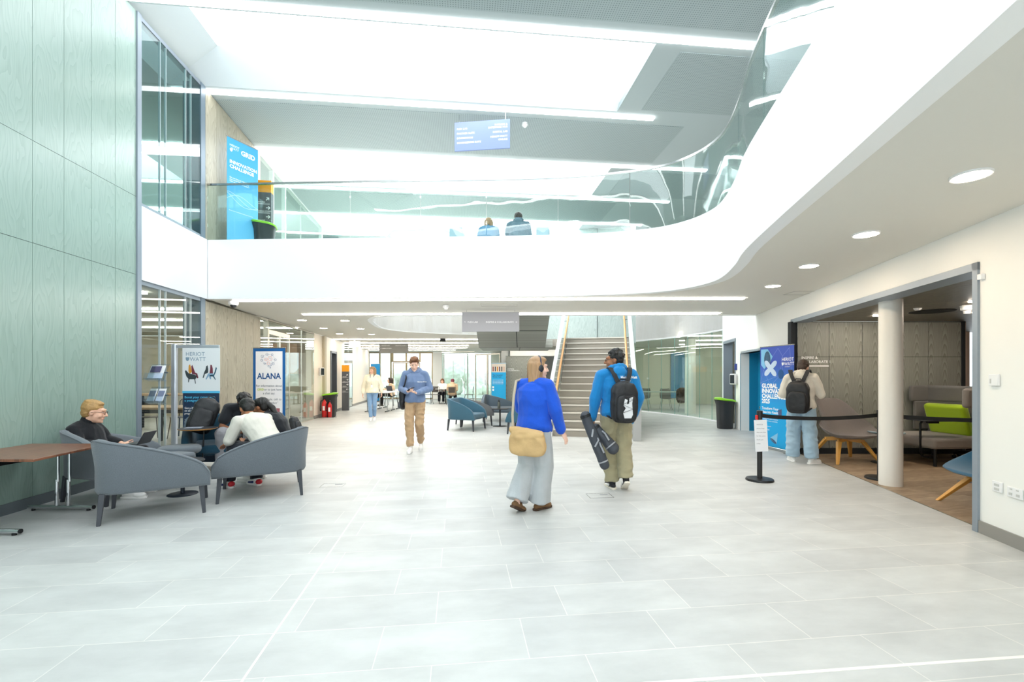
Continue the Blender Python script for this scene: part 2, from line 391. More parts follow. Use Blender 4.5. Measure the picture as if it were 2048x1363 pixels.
# lower glazing with doors
glazed('window_3', [(LW(10.56),10.56),(LW(11.0),11.0)], 0, H1, [(.98,.05)], fr=mat('champagne_frame', '#c9c4b8', .35, metal=.5), w=.05)
chf = MC['champagne_frame']
def glass_door(name, a, b, h, fr, panes=2, handle=True):
    e = thing(name, None, None); e['kind'] = 'structure'
    a, b = Vector(a), Vector(b); d = (b - a).normalized(); L = (b - a).length
    for k in range(panes):
        p, q = a + (b-a)*(k/panes), a + (b-a)*((k+1)/panes)
        m = MB(); w = .045
        m.wall([tuple(p), tuple(p + d*w)], .05, .01, h); m.wall([tuple(q - d*w), tuple(q)], .05, .01, h)
        m.wall([tuple(p + d*w), tuple(q - d*w)], .05, h - .06, h); m.wall([tuple(p + d*w), tuple(q - d*w)], .05, .01, .1)
        lf = m.build('door_leaf', fr, e, smooth=False)
        MB().wall([tuple(p + d*w), tuple(q - d*w)], .01, .1, h - .06).build('glass_pane', glz, lf, smooth=False)
        if handle:
            c = q - d*.09 if k == 0 else p + d*.09; n = Vector((d.y, -d.x))*.05; cc = c + n
            MB().tube([(c.x,c.y,.9),(cc.x,cc.y,.9),(cc.x,cc.y,1.5),(c.x,c.y,1.5)], .012, 8).build('door_handle', steel, lf)
    return e
glass_door('door_1', (LW(11.02),11.02), (LW(12.5),12.5), 2.45, chf)
MB_ = MB(); MB_.wall([(LW(11.02),11.02),(LW(12.5),12.5)], .06, 2.45, 2.5)
struct('trim_5', MB_, chf, smooth=False)
glazed('window_4', [(LW(11.02),11.02),(LW(12.5),12.5)], 2.5, H1, sill=.0, head=.03, fr=chf)
glazed('window_5', [(LW(12.52),12.52),(LW(14.75),14.75)], 0, H1, [(.45,.008)], head=.03, sill=.02, fr=chf)
# cream walls beyond
m = MB(); m.wall([(LW(14.77),14.77),(LW(16.8),16.8)], .25, 0, H1); m.wall([(LW(16.8),16.8),(LW(17.7),17.7)], .25, 2.25, H1); m.wall([(LW(17.7),17.7),(LW(19.05),19.05)], .25, 0, H1)
m.wall([(LW(20.7),20.7),(LW(25),25)], .25, 0, H1)
struct('wall_left_far', m, cream, smooth=False)
m = MB(); m.wall([(LW(14.77)+.012,14.77),(LW(16.8)+.012,16.8)], .03, 0, .1); m.wall([(LW(17.7)+.012,17.7),(LW(19.05)+.012,19.05)], .03, 0, .1); m.wall([(LW(20.7)+.012,20.7),(LW(25)+.012,25)], .03, 0, .1)
struct('baseboard_left_far', m, mat('stone_skirting', '#8f8c86', .5), smooth=False)
glazed('window_6', [(LW(19.05),19.05),(LW(20.7),20.7)], 0, H1, [(.5,.01)], head=.03, sill=.02, fr=dark_fr)
e = thing('door_2', None, None); e['kind'] = 'structure'
m = MB(); m.wall([(LW(16.8)+.03,16.8),(LW(16.88)+.03,16.88)], .3, 0, 2.3); m.wall([(LW(17.62)+.03,17.62),(LW(17.7)+.03,17.7)], .3, 0, 2.3); m.wall([(LW(16.8)+.03,16.8),(LW(17.7)+.03,17.7)], .3, 2.22, 2.3)
m.build('door_frame', dark_fr, e, smooth=False)
MB().wall([(LW(16.88)-.15,16.88),(LW(17.62)-.15,17.62)], .04, .01, 2.22).build('door_leaf', mat('dark_grey_door', '#4a4c4e', .5), e, smooth=False)

# ================================================================ fascia, bridge soffit and void
fp = [tuple(p) for p in curve_pts([Vector(p) for p in [(-5.45,8.16),(-3.7,8.08),(-1.95,8.0),(.2,7.9),(1.2,7.80),(1.95,7.63),(2.45,7.40),(2.76,7.05),(2.90,6.62),(2.87,6.2),(2.72,5.6),(2.47,4.78),(2.05,2.76),(1.6,.6),(1.2,-1.5),(.9,-3.5)]], 6)]
m = MB().strip(fp, .14, H1, FT); struct('wall_fascia', m, fasc, angle=1.0)
EB = 10.44
hole = [tuple(p) for p in curve_pts([Vector(p) for p in [(-2.0,EB),(-2.75,10.55),(-3.2,10.85),(-3.45,11.4),(-3.6,12.2),(-3.7,13.1),(-3.55,13.8),(-3.1,14.4),(-2.14,14.95),(-1.2,15.25),(.6,15.7)]], 5)]
cg = [tuple(p) for p in curve_pts([Vector(p) for p in [(6.2,13.55),(6.08,14.6),(5.85,15.7),(5.45,16.8),(4.95,17.8),(4.2,18.8),(3.2,19.6),(2.0,20.2)]], 5)]
m = MB()
off = []
n_ = len(fp)
for i, p in enumerate(fp):
    a = Vector(fp[max(i-1,0)]); b = Vector(fp[min(i+1,n_-1)]); d = (b-a).normalized(); off.append((p[0]-d.y*.1, p[1]+d.x*.1))
m.prism(off + [(RW(-3.5)+.3,-3.5),(RW(8.3)+.3,8.3),(RW(EB)+.2,EB),(LW(EB)-.1,EB)], H1+.01, L2)
m.prism([(LW(EB)-.1,EB)] + hole + [(.6,27.2),(-16,27.2),(-16,20),(LW(20),20),(LW(15),15)], H1+.01, L2)
struct('ceiling_lower', m, soffm, smooth=False)
m = MB(); m.prism(cg[::-1] + [(13,13.3),(13,32),(.6,32),(.6,20.2)][::-1][::-1], H1+.01, L2) if False else m.prism(cg + [(.6,20.2),(.6,27.2),(14,27.2),(14,13.55)], H1+.01, L2)
struct('ceiling_right_room', m, soffm, smooth=False)
m = MB(); m.strip(hole[::-1], -.12, H1, FT); m.strip([(-2.0,EB),(RW(EB),EB)], -.12, H1, FT); m.strip(cg, -.12, H1-.02, FT)
struct('wall_void_edge', m, fasc, angle=1.0)

# ================================================================ right wall
m = MB()
m.wall([(RW(-4),-4),(RW(4.16),4.16)], -.2, 0, H1+.02)
m.wall([(RW(4.16),4.16),(RW(8.3),8.3)], -.2, 2.41, H1+.02)
m.wall([(RW(8.3),8.3),(RW(9.95),9.95)], -.2, 0, H1+.02)
m.wall([(RW(9.95),9.95),(RW(11.65),11.65)], -.2, 1.95, H1+.02)
m.wall([(RW(11.65),11.65),(RW(12.1),12.1)], -.2, 0, H1+.02)
m.wall([(RW(12.1),12.1),(RW(13.4),13.4)], -.2, 2.36, H1+.02)
m.wall([(RW(13.4),13.4),(RW(13.6),13.6)], -.2, 0, H1+.02)
m.wall([(RW(EB),EB),(RW(13.6),13.6)], -.2, H1+.02, H2)
struct('wall_right', m, plaster, smooth=False)
m = MB(); m.wall([(RW(-4)-.014,-4),(RW(4.1)-.014,4.1)], -.03, 0, .11); m.wall([(RW(8.38)-.014,8.38),(RW(9.9)-.014,9.9)], -.03, 0, .11)
struct('baseboard_right', m, MC['stone_skirting'], smooth=False)
m = MB()
m.wall([(RW(4.1)-.02,4.1),(RW(4.16)-.02,4.16)], -.26, 0, 2.41); m.wall([(RW(8.3)-.02,8.3),(RW(8.36)-.02,8.36)], -.26, 0, 2.41)
m.wall([(RW(4.1)-.02,4.1),(RW(8.36)-.02,8.36)], -.26, 2.34, 2.41)
struct('trim_6', m, grey_fr, smooth=False)
# alcove
zb = 8.22
m = MB(); xs = [RW(8.2)+.05, 5.66, 6.25, 6.84, 7.43, 8.02]
for a, b in zip(xs, xs[1:]):
    for z0, z1 in ((.1, 1.73), (1.73, 2.35)): m.mt(0).box(((a+b)/2, zb, (z0+z1)/2), (b-a-.008, .02, z1-z0-.008))
m.mt(1).box((6.55, zb+.07, 1.18), (3.1, .1, 2.36)); m.mt(1).box((8.05, zb-.0, 1.18), (.05, .06, 2.36)); m.mt(1).box((6.55, zb-.0, .05), (3.0, .03, .1))
struct('wall_alcove_back', m, [grey_wood, dk], smooth=False)
m = MB(); m.box((9.0, 10.2, 1.2), (2.2, .1, 2.4)); m.box((8.1, 9.2, 1.2), (.08, 1.9, 2.4)); m.box((11.0, 6.5, 1.2), (.1, 7, 2.4)); m.box((7.6, 3.3, 1.2), (6.8, .1, 2.4))
struct('wall_alcove_side', m, mat('pinkish_plaster', '#e2cdbd', .6), smooth=False)
m = MB(); m.prism([(RW(3.2)+.2,3.2),(12,3.2),(12,10.3),(8.0,10.3),(8.0,8.2),(RW(8.2)+.2,8.2)], 2.36, 2.5)
struct('ceiling_alcove', m, wood('alcove_ceiling_veneer', ('#7d776a', '#6b665b', '#5a554c'), .45, rot=R(78), period=.4, cath=.2, axis='X', scale=.3), smooth=False)
# blue recess with drinking fountain and doorway to a wood clad lobby
tealm = mat('teal_paint', '#0f7fa6', .4)
m = MB()
def off_r(z, o): return (RW(z) + o*.978, z - o*.21)
m.wall([off_r(9.95, .4), off_r(11.65, .4)], -.05, 0, 1.95); m.prism([off_r(9.95,0), off_r(9.95,.42), off_r(9.9,.42), off_r(9.9,0)], 0, 1.95)
m.prism([off_r(11.65,0), off_r(11.65,.42), off_r(11.7,.42), off_r(11.7,0)], 0, 1.95); m.prism([off_r(9.95,0), off_r(9.95,.42), off_r(11.65,.42), off_r(11.65,0)], 1.95, 2.0)
struct('wall_recess', m, tealm, smooth=False)
m = MB(); m.mt(0); m.wall([off_r(12.0, 1.2), off_r(15.2, 1.2)], -.05, 0, 1.75); m.wall([off_r(12.0, 1.2), off_r(15.2, 1.2)], -.05, 1.76, 2.6)
m.prism([off_r(13.45,.2), off_r(13.45,1.2), off_r(13.5,1.2), off_r(13.5,.2)], 0, 1.75); m.prism([off_r(13.45,.2), off_r(13.45,1.2), off_r(13.5,1.2), off_r(13.5,.2)], 1.76, 2.6)
struct('wall_lobby', m, grey_wood2, smooth=False)
m = MB(); m.wall([(RW(12.1)-.015,12.1),(RW(12.16)-.015,12.16)], -.24, 0, 2.36); m.wall([(RW(13.34)-.015,13.34),(RW(13.4)-.015,13.4)], -.24, 0, 2.36); m.wall([(RW(12.1)-.015,12.1),(RW(13.4)-.015,13.4)], -.24, 2.3, 2.38)
struct('door_3', m, grey_fr, smooth=False)

# curved glazed room
e = thing('window_7', None, None); e['kind'] = 'structure'
MB().strip(cg, -.012, .04, H1-.02).build('glass_pane', glass('green_glass', '#eef6f2', .8), e, angle=1)
m = MB(); m.strip(cg, -.06, 0, .04); m.strip(cg, -.06, H1-.04, H1-.01); m.build('window_frame', white_m, e, angle=1)
m = MB()
for k in range(0, len(cg), 3):
    p = cg[k]; m.box((p[0], p[1], H1/2), (.012, .012, H1-.06))
m.build('mullion', mat('glass_edge', '#7fb0a8', .2), e, smooth=False)
m = MB(); m.box((7, 22.4, 1.37), (9.4, .1, 2.74)); m.box((11.6, 18, 1.37), (.1, 9, 2.74)); m.box((9.8, 13.6, 1.37), (3.8, .1, 2.74)); 
struct('wall_right_room', m, mat('pale_green_wall', '#cdd0c0', .6), smooth=False)

# ================================================================ far end
m = MB(); m.box((-.9, 27.0, 1.37), (.5, .4, 2.74)); m.box((-4.35, 27.0, 1.37), (.55, .3, 2.74)); m.box((.9+.25, 22.6, 1.37), (.8, .1, 2.74)); m.box((2.9, 22.6, 1.37), (1.6, .1, 2.74)); m.box((-.35, 25.0, 1.37), (.35, 4.8, 2.74))
m.box((-14, 27.2, 3.2), (9, .2, 6.6)); m.box((4, 27.3, 1.5), (10, .1, 3))
struct('wall_back', m, plaster, smooth=False)
gold = mat('bronze_frame', '#a3916c', .4, metal=.5)
def winwall(name, x0, x1, y, z0, z1, xs, hz=(), fr=gold):
    e = thing(name, None, None); e['kind'] = 'structure'
    MB().box(((x0+x1)/2, y, (z0+z1)/2), (x1-x0, .012, z1-z0)).build('glass_pane', glz, e, smooth=False)
    m = MB()
    for x in xs: m.box((x, y, (z0+z1)/2), (.08, .12, z1-z0))
    for z in (z0+.03, z1-.03) + tuple(hz): m.box(((x0+x1)/2, y, z), (x1-x0, .1, .06))
    m.build('window_frame', fr, e, smooth=False); return e
winwall('window_8', -9.5, -7.05, 27, 0, H1, (-9.4,-8.4,-7.75,-7.1))
winwall('window_9', -5.35, -4.62, 27, 0, H1, (-4.66,))
winwall('window_10', -4.08, -1.15, 27, 0, H1, (-4.0,-2.6,-1.2), fr=white_m)
winwall('window_11', -7.05, -5.35, 27, 2.18, H1, (-7.0,-6.2,-5.4))
glass_door('door_4', (-7.0,27.0), (-5.4,27.0), 2.16, gold)
# small glazed office at the end, centre
glazed('window_12', [(-3.75,24.6),(-1.95,24.0)], 0, H1-.1, [(.35,.01),(.7,.01)], fr=chf, head=.04, sill=.04)
glass_door('door_5', (-1.93,24.0), (-.6,22.9), 2.5, chf)
m = MB(); m.box((.58,22.3,1.17), (1.76, .06, 2.34)); struct('wall_far_wood', m, grey_wood, smooth=False)
m = MB(); m.prism([(-4,22.2),(1.1,22.2),(1.1,22.35),(-4,22.35)], 2.45, H1) if False else m.box((1.5,22.25,2.54), (3.2,.1,.42))
struct('trim_7', m, plaster, smooth=False)

# ================================================================ upper storey: ceiling in bays, strips and skylights
GM = Matrix.Rotation(R(6), 4, 'Z')
ys = [6.69 + 2.09*(k-1) for k in range(-4, 12)]          # strip rows, index 5 -> first visible strip
XL, XR = -14, 12
opn = {}                                                   # bay -> list of (x0,x1) openings
for k in range(len(ys)-1):
    if (k - 5) % 2 == 0: opn[k] = [(-5.15, 2.95)] if k == 5 else [(-4.6 - .1*(k-5), 3.2 + .2*(k-5)), (-12.5, -7.3)]
m = MB(); mp_ = MB(); e_i = 0
for k in range(len(ys)-1):
    y0, y1 = ys[k], ys[k+1]
    if k in opn:
        xs = sorted(opn[k]); x = XL
        for a, b in xs:
            m.box(((x+a)/2, (y0+y1)/2, H2+.05), (a-x, y1-y0, .1), M=GM); x = b
            m.box(((a+b)/2, y0+.06, H2+.05), (b-a, .118, .1), M=GM); m.box(((a+b)/2, y1-.07, H2+.05), (b-a, .138, .1), M=GM)
        m.box(((x+XR)/2, (y0+y1)/2, H2+.05), (XR-x, y1-y0, .1), M=GM)
        mp_.box((max(b for a, b in xs)+.45+2.5, (y0+y1)/2, H2-.004), (5, y1-y0-.5, .008), M=GM)
    else:
        m.box(((XL+XR)/2, (y0+y1)/2, H2+.05), (XR-XL, y1-y0, .1), M=GM)
        mp_.box((-.3, (y0+y1)/2, H2-.004), (9.6, y1-y0-.5, .008), M=GM)
struct('ceiling', m, ceilm, smooth=False)
struct('ceiling_perforated', mp_, perfm, smooth=False)
nw = 20
for k in opn:
    y0, y1 = ys[k]+.1215, ys[k+1]-.1415
    for a, b in opn[k]:
        if not (-6 < k): continue
        dz, sl, bk = .42, 1.05, .46
        e = thing('window_%d' % nw, None, None); nw += 1; e['kind'] = 'structure'
        lo = [(a,y0,H2),(b,y0,H2),(b,y1,H2),(a,y1,H2)]; hi = [(a+sl,y0,H2+dz),(b,y0,H2+dz),(b,y1-bk,H2+dz),(a+sl,y1-bk,H2+dz)]
        m = MB(); m.add(lo + hi, [(0,4,5,1),(1,5,6,2),(2,6,7,3),(3,7,4,0)], GM); m.build('light_well', mat('well_white', '#e9eff1', .6, spec=.3), e, smooth=False)
        m = MB(); m.add([hi[0],hi[1],hi[2],hi[3]], [(0,3,2,1)], GM); m.build('glazing', sky_f if k >= 7 else sky_e, e, smooth=False)
rowname = {5:'topmost, in front of the large skylight', 6:'second from top, behind the large skylight', 7:'third from top, just above the balustrade', 8:'fourth from top, seen through balustrade glass', 9:'fifth from top, seen through balustrade glass'}
for k in range(1, len(ys)):
    if k % 1: continue
    a, b = (-4.55+.0, 4.5) if k == 5 else ((-5.15 if k < 7 else -5.6 - .22*(k-7)), 3.75 if k == 6 else 6.0)
    m = MB().box(((a+b)/2, ys[k], H2-.016), (b-a, .1, .03), M=GM)
    o = m.build('strip_light', strip_u, smooth=False)
    tag(o, 'linear light across the high ceiling, ' + rowname.get(k, 'among the rows farther off or overhead'), 'ceiling light', 'linear lights of the high ceiling')
for k in (6, 7, 8, 9):
    m = MB().box((-8.6, ys[k] - (.0), H2-.012), (5.2, .09, .03), M=GM); o = m.build('strip_light', strip_e, smooth=False)
    tag(o, 'linear light inside the upper glazed room at left, %s from top' % {6:'first',7:'second',8:'third',9:'fourth'}[k], 'ceiling light', 'linear lights of the upper left room')
# soffit strips
for i, (a, b) in enumerate((((-5.03,8.28),(4.08,8.06)), ((-4.64,10.16),(4.52,9.98)))):
    o = MB().wall([a, b], .085, H1-.012, H1+.012).build('strip_light', strip_e, smooth=False)
    tag(o, 'long linear light under the bridge, ' + ('nearer, just behind the balcony front' if i == 0 else 'farther, along its back edge'), 'ceiling light', 'linear lights under the bridge')
fl = [(-.2,2.4,19.6),(-.2,2.4,21.3),(-6.9,-.9,17.3), (-7.2,-1.2,19.2), (-7.4,-2,21.0),(-7.5,-2.2,22.6),(-7.6,-3,24.4)]  # leading pair of rows is added fill, brightening the dark wood end
for a, b, y in fl:
    o = MB().box(((a+b)/2, y, H1-.002), (b-a, .12, .02)).build('strip_light', strip_e, smooth=False)
    tag(o, 'thin linear light in the far hall ceiling before the windows, some rows added', 'ceiling light', 'linear lights of the far hall')
# downlights
dlm = white_m
dls = [((1942,352),'nearest, top right corner'), ((1732,469),'second from the right'), ((1618,532),'third from the right'), ((1546,572),'farthest of the row')]
def downlight(x, y, lab, grp, r=.1):
    t = thing('downlight', lab, 'ceiling light', (x, y, H1), 0, grp)
    MB().lathe([(r, -.004), (r+.008, -.006), (r+.012, 0), (r+.012, .012), (r, .012)], n=28).build('trim_ring', dlm, t)
    MB().cyl((0,0,-.003), r, .01, 28).build('lens', down_e, t)
for (px, py), s in dls:
    z = 1.35*F/(HY-py); downlight((px-1024)*z/F, z, 'round downlight in the soffit along the right wall, ' + s, 'downlights along the right wall')
for (px, py), s in (((604,640),'front left'), ((690,641),'front right'), ((647,656),'middle left'), ((721,657),'middle right'), ((679,667),'back left'), ((743,668),'back right')):
    z = 1.35*F/(HY-py); downlight((px-1024)*z/F, z, 'round downlight left of the oval ceiling opening, %s one of six' % s, 'downlights left of the opening')
for x, y in ((6.0,15),(8,15),(7.5,18),(9.5,18)): pass

# upper storey walls
m = MB(); m.box((0, 30.2, 5.1), (34, .2, 2.9)); m.wall([(8.4,-4),(10.5,30)], -.2, L2, H2); 
m.wall([(-14,-4),(-14,30)], .2, 0, H2); struct('wall_upper', m, plaster, smooth=False)
m = MB(); m.box((-10.2, 15.8, 1.37), (7.6, .15, 2.74)); m.box((-9.7, -.2, 3.2), (9, .15, 6.6))
struct('wall_lab', m, mat('lab_wall', '#c4bca6', .6), smooth=False)
m = MB(); m.box((-10.4, 17.0, 5.1), (8, .15, 2.8)); m.wall([(-13.8,-.1),(-13.8,16.9)], -.1, L2, H2); struct('wall_lab_upper', m, mat('teal_grey_wall', '#71878b', .6), smooth=False)
m = MB(); m.prism([(LW(0)-.3,-.2),(LW(6.4)-.32,6.4),(LW(8.15)-.32,8.15),(LW(15.8)-.32,15.8),(-14,15.8),(-14,-.2)], H1+.01, L2)
struct('ceiling_lab', m, mat('lab_ceiling', '#b9b7a8', .7), smooth=False)
for i, y in enumerate((7.6, 9.5, 11.4, 13.2)):
    o = MB().box((-9.4, y-.3, H1-.01), (6.6 if i else 6.9, .08, .03), rz=R(3)).build('strip_light', strip_e, smooth=False)
    tag(o, 'linear light in the ground floor lab at left, %s row from the front' % ('first','second','third','fourth')[i], 'ceiling light', 'linear lights of the ground floor lab')
# upper glazing at left beyond the wood return
whf = white_m
glazed('window_13', [(LW(10.56),10.56),(LW(11.35),11.35)], L2, H2, [(.99,.05)], fr=whf)
glazed('window_14', [(LW(11.4),11.4),(LW(12.2),12.2)], L2, H2, [(.98,.05)], fr=whf)
glazed('window_15', [(LW(12.2),12.2),(LW(15.8),15.8)], L2, H2, [(.35,.008),(.98,.12)], fr=whf)

# column in the alcove mouth
o = MB().cyl((4.84,5.88,0), .125, 2.36, 48).build('column', mat('white_column_paint', '#eeeae2', .4), angle=.8)
tag(o, 'round white structural column standing at the mouth of the alcove on the right', 'column')
o = MB().cyl((6.55,16.9,0), .19, 2.74, 32).build('column', MC['white_column_paint'], angle=.8)
tag(o, 'pale round column behind the curved glass wall', 'column')

# ================================================================ stairs
sd = Vector((.21, 1)).normalized(); sp = Vector((sd.y, -sd.x)); s0 = Vector((.956, 10.6)); SW = 1.75; RI, TR, NS = .17, .26, 15
stone = mat('stair_stone', '#9c958a', .55, var=.08, vscale=2)
def S(u, v): p = s0 + sd*u + sp*v; return (p.x, p.y)
t = thing('staircase', 'wide stone staircase with white side panels, glass sides and two wooden handrails', 'staircase')
m = MB()
for k in range(NS):
    m.prism([S(k*TR,0),S(k*TR,SW),S(NS*TR+ (1.9 if k == NS-1 else 0),SW),S(NS*TR+(1.9 if k == NS-1 else 0),0)], k*RI, (k+1)*RI-.03) if k < NS-1 else m.prism([S(k*TR,-1.98),S(k*TR,SW),S(NS*TR+1.7,SW),S(NS*TR+1.7,-1.98)], NS*RI-.25, NS*RI-.03)
m.build('steps', stone, t, smooth=False)
m = MB()
for k in range(NS): m.prism([S(k*TR-.02,0),S(k*TR-.02,SW),S(k*TR+.05,SW),S(k*TR+.05,0)], (k+1)*RI-.03, (k+1)*RI)
nz = m.build('nosing', mat('pale_nosing', '#dcd5cb', .4), t, smooth=False)
m = MB()
for k in range(NS): m.prism([S(k*TR+.05,0),S(k*TR+.05,SW),S((k+1)*TR-.02 if k < NS-1 else k*TR+1.9,SW),S((k+1)*TR-.02 if k < NS-1 else k*TR+1.9,0)], (k+1)*RI-.03, (k+1)*RI-.002)
m.build('tread', stone, t, smooth=False)
def sloped(v0, v1, lo, hi, u0=-.15, u1=NS*TR+.1):       # panel parallel to the pitch line
    m = MB(); k = RI/TR
    def q(u, v, dz): p = S(u, v); return (p[0], p[1], max(0, u*k + RI + dz))
    vs = [q(u0,v0,lo),q(u1,v0,lo),q(u1,v1,lo),q(u0,v1,lo),q(u0,v0,hi),q(u1,v0,hi),q(u1,v1,hi),q(u0,v1,hi)]
    return m.add(vs, [(0,3,2,1),(4,5,6,7),(0,1,5,4),(1,2,6,5),(2,3,7,6),(3,0,4,7)])
for nm, v0, v1, lo, hi, mm in (('side_panel', -.2, -.02, -.35, .5, fasc), ('side_panel', SW+.02, SW+.17, -.35, .5, fasc)):
    sloped(v0, v1, lo, hi).build(nm, mm, t, smooth=False)
for v in (-.015, SW+.003): sloped(v, v+.012, .05, 1.02).build('glass_panel', glz, t, smooth=False)
oak = mat('oak_rail', '#d9a066', .45)
for v in (.07, SW-.07):
    k = RI/TR; pts = [S(-.1, v) + (RI*1+ .86,), S(NS*TR, v) + (NS*TR*k + RI + .9,)]
    h = MB().tube([pts[0], pts[1]], .027, 10).build('handrail', oak, t)
    for u in (.4, 1.3, 2.2, 3.1):
        m = MB(); p = S(u, v); q = S(u, -.01 if v < 1 else SW+.01); z = u*k + RI + .86
        m.tube([(p[0],p[1],z),(p[0],p[1],z-.05),(q[0],q[1],z-.05)], .009, 6); m.build('bracket', black_m, h)
    pass
p = S(-.3, SW+.09); MB().box((p[0], p[1], .36), (.17, .3, .72), rz=-math.atan(.21)).build('newel_panel', mat('grey_newel', '#a9aaa9', .45), t, smooth=False, bevel=.004)
# second flight doubling back towards the bridge: veneered underside
m = MB()
xL, xR = -1.02, 1.02
m.mt(0).add([(xL,14.15,2.26),(xR,14.15,2.26),(xR,EB,3.9),(xL,EB,3.9),(xL,14.15,2.5),(xR,14.15,2.5),(xR,EB,4.2),(xL,EB,4.2)], [(0,3,2,1),(4,5,6,7),(0,1,5,4),(1,2,6,5),(2,3,7,6),(3,0,4,7)])
m.mt(0).box(((xL+1.25)/2, 15.15, 2.38), (1.25-xL, 2.0, .24))
m.mt(1)
for y, z in ((13.2, 2.68),): m.box((0, y, z-.005), (2.04, .012, .012))
m.box((.25, 15.1, 2.257), (.012, 2.0, .006)); m.box((0, 14.16, 2.258), (2.04, .012, .006))
m.add([(.15,14.15,2.255),(.17,14.15,2.255),(.02,EB,3.893),(.0,EB,3.893)], [(0,1,2,3)])
o = m.build('stair_flight', [under_wood, dk], smooth=False)
tag(o, 'upper stair flight with dark veneered underside, left of the staircase', 'staircase')
p0, p1 = S(NS*TR+1.75, -1.9), S(NS*TR+1.75, SW+.4)
m = MB(); m.mt(0).wall([p0, p1], .06, 2.5, H2); m.mt(1).wall([S(NS*TR+1.73, .85), S(NS*TR+1.73, .86)], .02, 2.5, H2); m.mt(0).wall([p0,p1], .06, 0, 2.2) if False else None
struct('wall_stair', m, [wood('pale_teal_veneer', ('#b7c4c0', '#abb9b5', '#9fadaa'), .4, period=.5, cath=.3, scale=.3), dk], smooth=False)

# ================================================================ glass balustrade on the balcony
t = thing('balustrade', 'curved frameless glass balustrade with slim steel handrail on top of the white balcony front', 'balustrade')
gp = [(p[0], p[1]) for p in fp]
inn = []
for i, p in enumerate(gp):
    a = Vector(gp[max(i-1,0)]); b = Vector(gp[min(i+1,len(gp)-1)]); d = (b-a).normalized(); inn.append((p[0]-d.y*.05, p[1]+d.x*.05))
def cut(pts, step):
    out = [[pts[0]]]; L = 0
    for a, b in zip(pts, pts[1:]):
        d = (Vector(b)-Vector(a)).length; L += d; out[-1].append(b)
        if L > step: out.append([b]); L = 0
    return [o for o in out if len(o) > 1]
for seg in cut(inn, 1.15):
    a = Vector(seg[0]); b = Vector(seg[-1]); s2 = list(seg)
    s2[0] = tuple(a + (Vector(seg[1])-a).normalized()*.008); s2[-1] = tuple(b - (b-Vector(seg[-2])).normalized()*.008)
    MB().strip(s2, .015, FT-.05, FT+.99).build('glass_panel', glz2, t, angle=1)
MB().strip(inn, .03, FT+.985, FT+1.02).build('handrail', steel, t, angle=1)
MB().strip([tuple(p) for p in inn], .03, FT-.02, FT+.015).build('base_channel', steel, t, angle=1)
